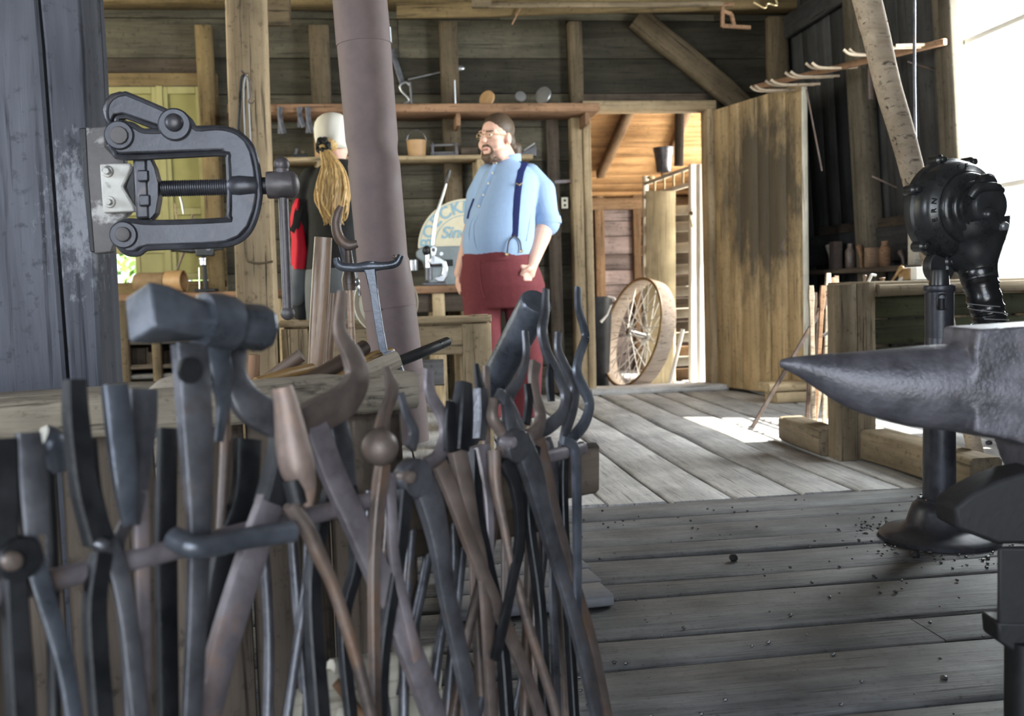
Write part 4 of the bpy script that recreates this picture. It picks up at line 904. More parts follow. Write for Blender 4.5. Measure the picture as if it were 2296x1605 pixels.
for xs, xe, xw in ((696, 676, 712), (818, 838, 800)):
    bw.chain([B(xs, 402), B(xe, 500, .0), B(xw, 560, .16)], [.055, .045, .03]); hh_ = B(xw+(8 if xw < 756 else -8), 565, .20); bw.ell(hh_, (.03, .04, .025))
    for i in range(4): bw.chain([hh_, hh_+F0*.05+Z*(.02-.014*i), hh_+F0*.075+Z*(.014-.014*i)+R0*(.01 if xw < 756 else -.01)], [.011, .009, .008], 8)
    bw.chain([hh_, hh_+F0*.03+Z*.035, hh_+F0*.05+Z*.045], [.012, .010, .008], 8)
remesh(bw, 'body', M['skin'], wo, .006, 4, .5)
tp = MB().loft([ringw(y, l, r, hb) for y, l, r, hb in ((358, 735, 782, .05), (368, 722, 795, .07), (382, 706, 808, .09), (405, 692, 822, .11), (440, 686, 828, .125), (490, 688, 826, .125), (540, 690, 826, .125), (590, 686, 830, .135), (606, 685, 832, .14))], 32)
tp.chain([B(698, 398), B(684, 430), B(678, 500), B(692, 545, .06), B(712, 565, .15)], [.056, .064, .056, .052, .042], 16); tp.chain([B(816, 398), B(836, 500), B(800, 562, .15)], [.055, .054, .04], 16)
remesh(tp, 'black_top', M['blackcloth'], wo, .008, 5, .6)
pt = MB().loft([ringw(y, l, r, hb) for y, l, r, hb in ((598, 686, 831, .138), (640, 684, 834, .15), (690, 686, 832, .14))], 30)
for l, r in ((686, 757), (760, 832)): pt.loft([ringw(y, l+d, r-d, hb) for y, d, hb in ((660, 0, .125), (740, 4, .11), (850, 14, .08), (960, 18, .07))], 24)
remesh(pt, 'trousers', M['greycloth'], wo, .008, 4, .6)
for xl in (722, 796): MB().ell(B(xl, 975, .06), (.045, .125, .04), 16, 10, Matrix((a_, b_, Z)).transposed()).build('shoe', M['leather'], wo)
cp = MB(); vs = []; n = 40
prof = [(.02, .121), (.05, .112), (.075, .094), (.089, .07), (.096, .04), (.095, .0), (.088, -.035), (.076, -.068)]
for r, h in prof:
    for i in range(n):
        t = 2*math.pi*i/n; back = math.cos(t) < -.3 and h < -.01
        hh = h
        if h < .0: # rise the hem over the nape and open towards the face
            hh = h+.038*max(0, 1-((abs(t-math.pi))/.55)**2)*(-h/.068)+(.075*max(0, math.cos(t))*(-h/.068))
        wv = 1+.012*math.sin(9*t+h*30)
        vs.append(HW(r*.98*math.sin(t)*wv, r*1.06*math.cos(t)*wv, hh+.012))
fs = [(k*n+i, k*n+(i+1) % n, (k+1)*n+(i+1) % n, (k+1)*n+i) for k in range(len(prof)-1) for i in range(n)]+[tuple(range(n-1, -1, -1))]
cpo = cp.add(vs, fs).build('cap', M['cap'], wo, sharp=80); so_ = cpo.modifiers.new('t', 'SOLIDIFY'); so_.thickness = .004
k0 = HW(-.005, -.092, -.045)
MB().tube([k0+(ws*math.cos(t)+Z*math.sin(t))*.026+wf*.008*math.sin(5*t) for t in np.linspace(0, 2*math.pi, 30)], [.019+.004*math.sin(7*t) for t in np.linspace(0, 2*math.pi, 30)], 8).build('scrunchie', M['blackcloth'], wo)
MB().ell(HW(0, -.055, -.035), (.062, .05, .04), 16, 10, RW).build('nape_hair', M['blond'], wo)
ph_ = MB(); rnd = random.Random(3)
for i in range(110):
    q = rnd.uniform(-1, 1); dep = rnd.uniform(-.5, 1); e = rnd.uniform(-.012, .012)
    pth = [k0+ws*q*.012-wf*.01, B(744+q*22, 372, -.115-.02*dep), B(746+q*34+rnd.uniform(-3, 3), 410, -.125-.03*dep), B(747+q*33+rnd.uniform(-10, 10), 450, -.13-.03*dep), B(749+q*24+rnd.uniform(-9, 9), 482+rnd.uniform(-8, 8), -.135-.025*dep), B(750+q*20+rnd.uniform(-8, 8), 492+rnd.uniform(-18, 14), -.135-.02*dep)]
    r0 = rnd.uniform(.0035, .008); ph_.tube(pth, [.006, r0, r0*1.15, r0, r0*.7, .0015], 6, sm=3)
ph_.ell(B(746, 425, -.12), (.055, .022, .12), 14, 12); ph_.caps(B(743, 365, -.10), B(745, 410, -.115), .03, .045)
tag(ph_.build('ponytail', M['blond'], wo), kind='stuff')
# red and black jacket hanging from her arm
jk = thing('jacket', 'red and black jacket hanging beside the woman in the white cap', 'jacket', B(668, 520))
fold = []
mb = MB(); n = 22; rows_ = [(445, 662, 674), (465, 655, 678), (490, 651, 680), (515, 652, 682), (540, 655, 686), (565, 654, 690), (590, 653, 688), (603, 655, 686)]
vs = []
for y, l, r in rows_:
    for i in range(n):
        t = 2*math.pi*i/n; c = (l+r)/2; h = (r-l)/2; w_ = 1+.10*math.sin(5*t+y*.02); vs.append(B(c+h*math.cos(t)*w_, y, -.02+.05*math.sin(t)*w_))
fs = [(k*n+i, k*n+(i+1) % n, (k+1)*n+(i+1) % n, (k+1)*n+i) for k in range(len(rows_)-1) for i in range(n)]+[tuple(range(n-1, -1, -1)), tuple(range((len(rows_)-1)*n, len(rows_)*n))]
mb.add(vs, fs).build('red_cloth', M['red'], jk, sharp=80)
MB().sweep([B(676, 450, -.05), B(668, 480, -.075), B(664, 505, -.075), B(656, 520, -.06)], RECT, (.02, .004), up=-F0).build('black_band', M['blackcloth'], jk)
MB().chain([B(672, 604, .0), B(668, 640, .0), B(664, 668, 0)], [.05, .06, .045], 14).build('lining', M['greycloth'], jk, sharp=80)
MB().chain([B(676, 640, .04), B(676, 700, .04)], [.05, .045], 12).build('sleeve', M['blackcloth'], jk, sharp=80)
# ================================================================== MIDDLE OF THE ROOM
# stove pipe
pp = [(728, -1150), (803, -40), (807, 0), (816, 100), (835, 330), (853, 530), (857, 583), (861, 600), (875, 690), (889, 820), (897, 900), (905, 990)]
SP = 640
st = thing('stove_pipe', 'rusty purple-brown stove pipe leaning in front of the woman', 'pipe', S(905, 990, SP))
def seg(y0, y1, r0, r1, name='pipe_section', extra=None):
    def cx(y):
        for (xa, ya), (xb, yb) in zip(pp[:-1], pp[1:]):
            if ya <= y <= yb: return xa+(xb-xa)*(y-ya)/(yb-ya)
    ys = np.linspace(y0, y1, max(3, int((y1-y0)/60)+2)); pts = [S(cx(y), y, SP) for y in ys]; rs = [(r0+(r1-r0)*i/(len(ys)-1))/SP for i in range(len(ys))]
    return MB().tube(pts, rs, 36).build(name, M['pipe'], st)
seg(-1150, -36, 60, 59); seg(-40, 102, 59, 60.5); seg(99, 586, 59, 56.5); seg(580, 592, 57.5, 58); seg(588, 690, 59, 59.5); seg(687, 832, 58, 59.5); seg(829, 842, 61.5, 61.5, 'collar')
seg(840, 990, 59, 58); seg(868, 878, 61.5, 61.5, 'collar')
c = S(876, 78, SP, .05); MB().sweep([S(874, 62, SP), S(876, 96, SP)], RECT, (.012, .004), up=R0).build('steel_tab', M['steel'], st)
for x, y in ((853, 693-0), (884, 576)): MB().ell(S(x, y, SP, -.088), .007, 10, 8).build('rivet', M['ironr'], st)
# second post with wires hanging on it
SQ = 480
t = thing('timber_post', 'tan weathered timber post left of the woman', 'post', S(590, 840, SQ).to_tuple()[:2]+(0,))
a, b = S(560, -30, SQ, .09), S(586, 980, SQ, .09); wd = 84/SQ
tp_ = plank('timber', M['post'], t, Vector((b.x, b.y, 0))+(b-a)*0, Vector((a.x, a.y, 3.56)), wd, .18, -Y, rings=9, jit=.003, ch=.008)
MB().tube([S(548, 500, SQ, -.004), S(552, 575, SQ, -.004), S(562, 588, SQ, -.004), S(585, 590, SQ, -.004), S(612, 586, SQ, -.004)], .006, 6, sm=4).build('cut_line', M['stud'], t)
nail = S(549, 165, SQ, -.0); MB().tube([nail+F0*.02, nail-F0*.05], .005, 8).build('nail', M['ironr'], t)
for i, (pts, r, mat, lab) in enumerate((
    ([(549, 168), (541, 180), (537, 250), (535, 290), (539, 300)], .007, 'black', 'black-handled wire hook hanging on the tan timber post'),
    ([(551, 168), (546, 200), (549, 300), (556, 345)], .0035, 'steel', 'long thin bright wire hanging on the tan timber post'),
    ([(553, 167), (556, 200), (561, 300), (563, 345)], .0035, 'steel', 'straight grey wire, rightmost of the long ones on the tan post'),
    ([(550, 168), (563, 185), (562, 215), (557, 228), (565, 232), (571, 225)], .003, 'ironr', 'short rusty wire with a curled hook on the tan timber post'))):
    tag(MB().tube([S(x, y, SQ, -.022-.004*i) for x, y in pts], r, 8, sm=4).build('wire_hook', M[mat]), lab, 'hook', 'wire hooks on the tan post')
# low table of pale timber behind the pipe
ST = 470
t = thing('timber_table', 'low pale timber table frame behind the stove pipe', 'table', S(870, 1000, ST).to_tuple()[:2]+(0,))
def V(px, py, b=0): return S(px, py, ST, b)
zt = V(870, 722).z; dep = .34
def leg(px, w_, b): q = V(px, 760, b); return plank('leg', M['table'], t, (q.x, q.y, 0), (q.x, q.y, zt-.02), w_, .10, -Y, rings=3, jit=.003)
leg(1067, .138, .05); leg(668, .10, .05); leg(1067, .12, dep); leg(668, .10, dep)
def at_z(px, b, z): q = V(px, 740, b); q.z = z; return q
for i, px in enumerate((641, 661, 680)): plank('side_slat', M['table'], t, at_z(px, .0, zt-.02), at_z(px, .0, zt-.20), .04, .025, -F0, ch=.003)
plank('front_rail', M['table'], t, at_z(690, .02, zt-.095), at_z(1036, .02, zt-.095), .135, .035, -F0, rings=4, jit=.003)
plank('rear_rail', M['table'], t, at_z(640, dep, zt-.07), at_z(1098, dep, zt-.07), .12, .035, -F0, rings=4, jit=.003)
for px in (645, 1085): plank('side_rail', M['table'], t, at_z(px, .05, zt-.07), at_z(px, dep, zt-.07), .12, .035, R0)
for b_, w_ in ((.05, .11), (dep, .11)): plank('top_board', M['table'], t, at_z(632, b_, zt), at_z(1102, b_, zt), w_, .025, Z, rings=4, jit=.003)
for px in (650, 1075): plank('top_board', M['table'], t, at_z(px, .1, zt+.004), at_z(px, dep, zt+.004), .10, .025, Z)
plank('lower_board', M['postside'], t, at_z(930, .15, zt-.26), at_z(992, .15, zt-.26), .13, .02, -F0)
plank('stretcher', M['table'], t, at_z(1028, .3, .0), at_z(1028, .3, zt-.04), .05, .05, -F0)
# white jug-like pan hanging behind the pipe
t = thing('enamel_pan', 'round cream pan hanging half hidden behind the stove pipe', 'pan', S(868, 680, 612))
MB().lathe([(.02, -.01), (.105, -.008), (.116, .012), (.120, .014), (.114, .017), (.10, .002), (.02, .002)], S(866, 678, 612), -F0, 32).build('bowl', M['cream'], t)
MB().tube([S(806, 640, 612, -.02), S(806, 650, 612, -.02), S(808, 662, 612, -.02)], .008, 8).build('chain_ring', M['chrome'], t)
# ---------------------------------------------------------------- hand-cranked blower on its stand
SB = 741
t = thing('forge_blower', 'black cast iron hand-crank forge blower on a round-footed stand', 'blower', S(2095, 1195, SB).to_tuple()[:2]+(0,))
bx = S(2095, 1195, SB)
def bl(px, py, b=0): return S(px, py, SB, b)
ax = (-F0*math.cos(.33)+R0*math.sin(.33)).normalized()
hc = bl(2142, 470, .03); k = 1/SB
MB().lathe([(30*k, -.075), (98*k, -.070), (108*k, -.05), (114*k, -.045), (116*k, -.03), (116*k, -.014), (111*k, -.008), (109*k, .012), (104*k, .030), (96*k, .042), (84*k, .050), (82*k, .054), (79*k, .052)], hc, ax, 64).build('fan_casing', M['black'], t)
MB().lathe([(79*k, .048), (79*k, .060), (75*k, .068), (66*k, .073), (60*k, .074), (57*k, .080), (52*k, .083), (46*k, .083), (44*k, .090), (10*k, .092)], hc, ax, 56).build('gear_cover', M['black'], t)
up_ = (Z-ax*Z.dot(ax)).normalized(); rt_ = up_.cross(ax)*-1
if rt_.dot(R0) < 0: rt_ = -rt_
def hp(r, ang, h): return hc+ax*h+(rt_*math.cos(ang)+up_*math.sin(ang))*r
for i, ang in enumerate((1.15, 1.9, 2.75, 3.9, 4.6, 5.6, 6.05, .35)):
    MB().lathe([(11*k, -.045), (12*k, -.04), (12*k, -.005), (7*k, .0), (7*k, .012), (5*k, .014)], hp(117*k, ang, 0), ax, 12).build('bolt_lug', M['black'], t)
# cast lettering ring
mb = MB()
for i, ch in enumerate('WESTERN CHIEF'):
    if ch == ' ': mb.build('cast_lettering', M['black'], t); mb = MB()
    an = math.radians(248-i*13); p = hp(92*k, an, .0475); upv = (rt_*math.cos(an)+up_*math.sin(an)); rtv = Vector(upv.cross(ax)).normalized()
    fr = Matrix((rtv, upv, ax)).transposed().to_4x4(); fr.translation = p-upv*.008; (glyph(ch, .024, fr, mb) if ch != ' ' else None)
mb.build('cast_lettering', M['black'], t)
# gear box lobes, crank
MB().lathe([(44*k, .07), (46*k, .095), (42*k, .104), (36*k, .107), (12*k, .108)], hp(28*k, .1, 0), ax, 30).build('gear_box', M['black'], t)
MB().lathe([(26*k, .07), (26*k, .098), (20*k, .105)], hp(52*k, 1.1, 0), ax, 22).build('gear_box', M['black'], t)
MB().caps(hp(22*k, -.9, .105), hp(62*k, -.72, .10), .022, .018, 14).build('crank_arm', M['black'], t); MB().lathe([(10*k, .09), (10*k, .125), (7*k, .13)], hp(66*k, -.72, 0), ax, 16).build('crank_pin', M['steel'], t)
MB().tube([hp(30*k, 2.4, .088), hp(40*k, 1.7, .095), hp(55*k, .9, .10), hp(72*k, .5, .09)], [.014, .018, .016, .012], 10, sm=4).build('oil_pipe', M['black'], t)
# volute outlet and wrapped hose
MB().tube([bl(2166, 505, .05), bl(2174, 545, .045), bl(2184, 580, .03), bl(2192, 606, .02), bl(2198, 630, .01)], [92*k, 80*k, 58*k, 43*k, 39*k], 32, sm=5).build('outlet', M['black'], t)
hs = thing('air_hose', 'black taped air hose with grey wire running down from the blower', 'hose', bl(2222, 740))
ph = [bl(2192, 606, .015), bl(2203, 655, 0), bl(2215, 700, 0), bl(2220, 735, 0), bl(2224, 800, .02), bl(2226, 900, .06)]
q = cr([(*p, 0) for p in ph], 10); q = [Vector(a[:3]) for a in q]; rr = [(38-.12*i+1.3*math.sin(i*1.1)+.8*math.sin(i*2.9))*k for i in range(len(q))]
MB().tube(q, rr, 28).build('taped_tube', M['tape'], hs)
for (i0, ph0, turns) in ((12, 0, .8), (17, 2.6, .6), (24, 4, .9)):
    w_ = []
    for j in np.linspace(0, 1, 26):
        c = q[min(len(q)-1, int(i0+j*5))]; c2 = q[min(len(q)-1, int(i0+j*5)+1)]; c = c+(c2-c)*((i0+j*5) % 1); an = ph0+turns*6.28*j
        w_.append(c+(R0*math.cos(an)+F0*math.sin(an))*38.5*k)
    MB().tube(w_, .0018, 6).build('binding_wire', M['wire'], hs)
# stand
MB().lathe([(33*k, -.018), (36*k, -.014), (36*k, .014), (33*k, .018)], bl(2105, 598, .04), (-F0*.95+R0*.3), 36).build('swivel_disc', M['black'], t)
MB().lathe([(7*k, -.03), (7*k, .0), (5*k, .004)], bl(2118, 601, .04)-F0*.01, (-F0), 12).build('swivel_bolt', M['steel'], t)
MB().tube([bl(2108, 578, .05), bl(2130, 560, .06), bl(2150, 545, .06)], [.03, .034, .05], 14).build('bracket', M['black'], t)
zb_ = lambda y: bl(2105, y).z
cx_ = Vector((bl(2106, 800).x, bl(2106, 800).y, 0))
MB().lathe([(22*k, zb_(642)), (20*k, zb_(612)), (18*k, zb_(605))], cx_, Z, 24).build('neck', M['black'], t)
def col(prof, name, mat='vise'): return MB().lathe(prof, cx_, Z, 40).build(name, M[mat], t)  # lighter iron puts the stand's reflections into its colour
col([(30*k, zb_(760)), (31*k, zb_(655)), (33.5*k, zb_(652)), (34*k, zb_(646)), (33*k, zb_(641)), (29*k, zb_(639)), (24*k, zb_(641))], 'socket')
col([(36*k, zb_(1135)), (34.5*k, zb_(950)), (31*k, zb_(760)), (30*k, zb_(756))], 'column')
sl_ = bl(2111, 681, -.0415); MB().tube([sl_+Z*.016, sl_-Z*.016], .009, 12).build('slot', M['anvild'], t)
MB().tube([sl_+Z*(.016+.013*max(0, math.sin(a)))*(1) - Z*(.016+.0)*(1 if math.sin(a) < 0 else 0)*2 + Z*(.0) + R0*.0135*math.cos(a)-F0*.004 for a in np.linspace(0, 2*math.pi, 20)], .003, 6).build('slot_rim', M['black'], t)
col([(130*k, .0), (131*k, .012), (122*k, .024), (84*k, .034), (72*k, .05), (62*k, .09), (58*k, .105), (50*k, .115), (37*k, .12)], 'foot')
col([(45*k, .112), (47*k, .118), (42*k, .126), (36*k, .124)], 'foot_collar')
for i in range(9):
    an = i*.7; MB().ell(cx_+Vector((math.cos(an)*44*k, math.sin(an)*44*k, .126)), .005, 8, 6).build('bolt_head', M['iron'], t)
# ---------------------------------------------------------------- bench at right with its corner post and sills
SD = 500
pq = hit(1915, 1030, 2, 0); t = thing('corner_post', 'square weathered bench post behind the anvil horn', 'post', (pq.x, pq.y, 0)); zt = S(1915, 637, SD).z
plank('timber', M['counter'], t, (pq.x-.035, pq.y+.04, 0), (pq.x-.035, pq.y+.04, zt), .085, .12, -Y, rings=5, jit=.003)
plank('timber', M['counter'], t, (pq.x+.055, pq.y+.04, 0), (pq.x+.055, pq.y+.04, zt+.004), .09, .11, -Y, rings=5, jit=.003)
t = thing('side_bench', 'dark green-boarded bench under the bright window', 'bench', (pq.x+.6, pq.y+.4, 0)); yb0 = pq.y+.02; zt2 = .765
plank('bench_top', M['counter'], t, (pq.x+.07, yb0+.17, zt2), (XR-.02, yb0+.17, zt2), .40, .045, Z, rings=5, jit=.003)
plank('front_edge', M['counter'], t, (pq.x+.11, yb0-.035, zt2-.015), (XR-.02, yb0-.035, zt2-.015), .05, .03, -Y, rings=4, jit=.003)
for i, (z0, h) in enumerate(((.67, .10), (.56, .115), (.44, .12), (.33, .10))):
    plank('front_board', M['greenboard'], t, (pq.x+.11, yb0+.02+.004*i, z0), (XR-.03, yb0+.02+.004*i, z0+.005), h-.006, .02, -Y, rings=4, jit=.004)
for xx, yy in ((XR-.12, yb0+.06), (XR-.12, yb0+.32), (pq.x+.14, yb0+.32)): plank('leg', M['counter'], t, (xx, yy, 0), (xx, yy, zt2-.02), .09, .09, -Y)
f0, f1, n0 = hit(1760, 990, 2, 0), hit(1905, 1022, 2, 0), hit(2078, 1082, 2, 0)
a = Vector((pq.x+.0, f0.y+.10, .065)); tag(plank('sill_beam', M['counter'], None, (a.x-.045, pq.y+.12, .06), (a.x-.03, f0.y+.05, .06), .13, .12, Z, rings=5, jit=.004, ch=.012), 'short grey floor beam behind the bench post', 'beam')
tag(plank('sill_beam', M['counter'], None, (n0.x+.085, n0.y-.25, .07), (pq.x+.08, pq.y-.03, .07), .13, .135, Z, rings=5, jit=.004, ch=.012), 'long tan floor beam running from the bench post towards the blower foot', 'beam')
TBZ = zt2+.0225
# on the bench
c = S(2072, 637, 482); tag(MB().box((c.x, c.y, TBZ+.032), (.15, .12, .06)).build('white_box', M['white'], bevel=.004), 'white box at the back edge of the side bench', 'box')
c = S(2018, 655, 482); tag(MB().box((c.x+.06, c.y+.02, TBZ+.03), (.06, .1, .055)).build('wood_block', M['handleg'], bevel=.004), 'small tan wooden block left of the white box', 'block')
hand = [(2000, 648, 2024, 596, 'handleg', .010), (2015, 648, 2040, 612, 'white', .008), (1979, 648, 1978, 622, 'handle', .012), (1947, 640, 1955, 616, 'white', .007), (1938, 636, 1939, 616, 'handle', .008), (1992, 646, 1994, 636, 'handle', .006)]
for i, (x0, y0, x1, y1, mat, r) in enumerate(hand):
    a, b = S(x0, y0, 478), S(x1, y1, 478); a.z = TBZ-.0
    lab = ('tan file handle standing aslant on the side bench', 'white hooked rod beside the tan file handle', 'short square wooden peg standing on the side bench', 'pale curled hook behind the bench post', 'small wooden knob behind the bench post', 'tiny brown stub in the middle of the side bench')[i]
    if i in (1, 3): mb = MB().tube([a, a+(b-a)*.7, b, b+R0*.02-Z*.004], [r, r, r, r*.8], 8, sm=4)
    else: mb = MB().tube([a, a+(b-a)*.5, a+(b-a)*.85, b], [r*.6, r*.8, r*1.2, r*.8], 10, sm=3)
    tag(mb.build('file_tool', M[mat]), lab, 'handle', 'handles on the side bench')
# shelf along the right wall with dark jars and tools
t = thing('ledge_shelf', 'dark narrow ledge along the right wall crowded with small tools', 'shelf', rp(5.9, .8))
plank('ledge', M['darkwood'], t, rp(5.2, .86, .13), rp(6.9, .86, .13), .22, .03, Z)
plank('back_board', M['darkwood'], t, rp(5.2, 1.05, .03), rp(6.9, 1.05, .03), .28, .02, NR)
rn = random.Random(5)
for i in range(9):
    y_ = 5.25+i*.17; h = rn.uniform(.08, .2); p = rp(y_, .875, .10+rn.uniform(0, .06))
    mat = rn.choice(['shelf', 'ironr', 'tan', 'handle', 'pale', 'darkwood'])
    if i % 3 == 0: mb = MB().lathe([(.03, 0), (.035, .01), (.035, h*.7), (.02, h*.85), (.022, h)], p, Z, 14); nm = 'jar'
    elif i % 3 == 1: mb = MB().box(p+Z*h/2, (.06, .07, h)); nm = 'tin'
    else: mb = MB().tube([p, p+Z*h*.6, p+Z*h+Y*.03], [.012, .014, .022], 10); nm = 'mallet'
    tag(mb.build(nm, M[mat]), f'{["small bulging", "dented", "short", "slim", "square", "leaning", "dusty", "narrow", "stubby"][i]} {nm} on the dark ledge, {["first", "second", "third", "fourth", "fifth", "sixth", "seventh", "eighth", "ninth"][i]} from the window', nm, 'tools on the dark ledge')
# bundle of handles and bars standing behind the door leaf
bars = [(1818, 640, 1822, 830, 'pole'), (1826, 655, 1816, 830, 'handled'), (1845, 640, 1834, 830, 'shelf'), (1866, 650, 1802, 760, 'ironr'), (1857, 612, 1852, 790, 'pole'), (1866, 622, 1868, 800, 'shelf'), (1875, 618, 1862, 790, 'handle'), (1872, 670, 1846, 830, 'pole'), (1880, 680, 1866, 830, 'handled'), (1836, 690, 1828, 830, 'tan'), (1861, 700, 1842, 830, 'shelf')]
for i, (x0, y0, x1, y1, mat) in enumerate(bars):
    s_ = 430-6*i; a = S(x0, y0, s_); b = S(x1, y1, s_); d = (b-a); b = a+d*((a.z-.005)/(-d.z)) 
    nm = ('peeled bar at the door edge', 'dark bar second from the door edge', 'red-brown bar third from the door edge', 'rusty rod crossing the bars aslant', 'tall pole-wood handle in the middle of the bars', 'red-brown paddle-headed bar near the bench post', 'polished brown handle by the bench post', 'pale low handle by the bench post', 'dark low handle against the bench post', 'low tan stick between the door edge bars', 'low red-brown stick in the middle of the bars')[i]
    mb = MB().sweep([a, a+(b-a)*.08, a+(b-a)*.16, b], RECT, [(.012, .010), (.016 if i != 5 else .03, .012), (.011, .010), (.010, .010)], up=F0)
    tag(mb.build('stock_bar', M[mat]), nm, 'bar', 'bars standing behind the door')
a, b = S(1846, 752, 460), S(1878, 733, 460); tag(plank('white_strip', M['white'], None, a, b, .016, .006, -F0), 'short white strip lying across the bundle of bars', 'strip')
t = thing('low_block', 'stacked wooden blocks on the floor at the door edge', 'block', hit(1790, 905, 2, 0))
c = hit(1790, 900, 2, 0); plank('block', M['table'], t, c+Vector((-.17, .05, .035)), c+Vector((.2, .05, .035)), .2, .07, Z); plank('block', M['table'], t, c+Vector((-.22, .05, .105)), c+Vector((.16, .05, .105)), .2, .055, Z)
# ---------------------------------------------------------------- pole, rod and peg rack at the right
pl = [(1725, -900), (1938, -25), (1960, 60), (1990, 190), (2020, 290), (2047, 390), (2070, 490), (2090, 580)]
t = thing('peeled_pole', 'long peeled wooden pole slanting down towards the blower', 'pole', S(2090, 580, 600, .25))
MB().tube([S(x, y, 600, .1) for x, y in pl], [(31-1.1*max(0, i-1))/600 for i in range(len(pl))], 20, sm=4).build('shaft', M['pole'], t)
q = S(2090, 580, 600, .1); q2 = S(2108, 660, 600, .1); MB().tube([q, (q+q2)/2, q2, q2+(q2-q)*4.6], [.038, .034, .03, .03], 16).build('lower_shaft', M['pole'], t)
tag(MB().tube([S(2046, -900, 520, .3), S(2050, -25, 520, .3), S(2050, 180, 520, .3), S(2053, 372, 520, .3)], .007, 10).build('hanging_rod', M['iron']), 'thin grey iron rod hanging upright beside the peeled pole', 'rod')
rt0, rt1 = S(2120, 93, 405), S(1692, 196, 322)
t = thing('peg_rack', 'long wooden rack bar with paired upturned pegs on the right wall', 'rack', (rt0+rt1)/2)
plank('bar', M['shelf'], t, rt0, rt1, .035, .03, (R0-F0*.2).normalized(), rings=5, jit=.002)
pegs = [(2010, 2086, 100), (1990, 2080, 105), (1893, 1990, 122), (1905, 1985, 121), (1808, 1905, 152), (1822, 1915, 151), (1762, 1862, 172), (1774, 1875, 170), (1718, 1820, 190), (1730, 1832, 188), (1684, 1765, 203), (1695, 1775, 201)]
for i, (xl, xr_, y) in enumerate(pegs):
    f = min(1, max(0, (2120-xr_)/(2120-1692))); s_ = 405+(322-405)*f; r = .009
    q = rt0+(rt1-rt0)*f; ss = F/((q-CAM).dot(F0))
    p0 = S(xr_, y, ss); up = .035 if i > 1 else .0
    ln = (xr_-xl)/ss
    MB().tube([p0+R0*.02, p0-R0*ln*.55, p0-R0*ln*.85+Z*up*.25, p0-R0*ln+Z*up], [r]*4, 10, sm=4).build('peg', M['pole'], t)
for i, (x, y0, y1) in enumerate(((1951, 150, 222), (1984, 178, 262))):
    a, b = S(x, y0, 360), S(x+2, y1, 360); tag(MB().sweep([a, b], RECT, (.016, .006), up=Y).build('iron_strap', M['ironr']), ('rusty flat strap hanging from the peg rack', 'longer rusty flat strap hanging beside the peeled pole')[i], 'strap', 'straps hung on the peg rack')
a = S(2138, 130, 405); tag(MB().tube([a, a+Z*-.01-R0*.0, a+R0*.012-Z*.03, a+R0*.004-Z*.042, a-R0*.008-Z*.034], .004, 8, sm=4).build('wall_hook', M['steel']), 'small pale S hook beside the window casing', 'hook')
for i, (x0, y0, x1, y1) in enumerate(((1808, 200, 1843, 383), (1955, 395, 2010, 420), (2035, 138, 2125, 165))):
    a, b = S(x0, y0, 345+i*20), S(x1, y1, 345+i*20); tag(MB().tube([a, b], .006, 8).build('thin_rod', M['ironr']), ('thin rusty rod hanging behind the door leaf', 'short rusty rod on the right wall left of the blower', 'short rusty rod under the peg rack by the window')[i], 'rod')
a = S(1640, 60, 330); t = thing('wall_bracket', 'old red-brown bracket hung from the beam above the door', 'bracket', a)
for p_, q_ in (((1620, 12), (1620, 60)), ((1600, 11), (1645, 11)), ((1620, 58), (1683, 62)), ((1622, 25), (1640, 32)), ((1640, 32), (1646, 58))): MB().sweep([S(*p_, 330), S(*q_, 330)], RECT, (.012, .012), up=Y).build('bar', M['shelf'], t)
tag(MB().tube([S(1690, 5, 340), S(1715, 18, 340), S(1722, 8, 340), S(1742, 12, 340), S(1738, -5, 340)], .007, 8, sm=3).build('iron_hook', M['brass']), 'pale twisted iron hook at the top beam', 'hook')
for i, (x0, y0, x1, y1) in enumerate(((1168, 15, 1148, 55), (1255, 118, 1028, 150))[:1]): tag(MB().tube([S(x0, y0, 324), S(x1, y1, 324)], .006, 6).build('loose_rod', M['shelf']), 'short reddish rod hanging from the top beam', 'rod')
# ================================================================== FOREGROUND
# big blue-grey post
SV = 1150
g0 = S(215, 460, SV, .0)
t = thing('heavy_post', 'heavy blue-grey timber post carrying the pipe vise', 'post', (g0.x-.15, g0.y, 0))
fy = g0.y
def px_at(px, py): v = hit(px, py, 1, fy); return v
xr0 = px_at(206, 440).x; xc0 = px_at(95, 480).x
D = .16
def tim(name, xa0, xb0, xa1, xb1, mat='greypost', dy=0.0):
    """timber whose left and right edges shift from (xa0,xb0) at the foot to (xa1,xb1) at the top"""
    mb = MB(); vs = []; N = 12
    for i in range(N):
        f = i/(N-1); z_ = 3.55*f; a, b = xa0+(xa1-xa0)*f+.003*math.sin(i*2.1), xb0+(xb1-xb0)*f+.003*math.sin(i*1.7+1)
        c = .006
        for x_, y_ in ((a+c, fy+dy), (b-c, fy+dy), (b, fy+dy+c), (b, fy+D), (a, fy+D), (a, fy+dy+c)): vs.append((x_, y_, z_-1.7))
    fs = [(i*6+j, i*6+(j+1) % 6, (i+1)*6+(j+1) % 6, (i+1)*6+j) for i in range(N-1) for j in range(6)]+[tuple(range(5, -1, -1)), tuple(range((N-1)*6, N*6))]
    fr = Matrix.Translation((0, 0, 1.7)) @ Matrix.Identity(4)
    # local X must follow the grain: rotate so that X = up
    R = Matrix(((0, 0, 1), (0, 1, 0), (-1, 0, 0))).to_4x4()
    mb.v = [R @ Vector(v) for v in vs]; mb.f = fs
    return fixn(mb).build(name, M[mat], t, fr @ R.inverted(), sharp=40)
tim('timber', xr0-.36, px_at(140, 780).x-.002+.02, xr0-.36, px_at(56, 0).x-.025)
tim('timber', px_at(140, 780).x+.004+.02, xr0, px_at(56, 0).x-.019, xr0, 'greypost')
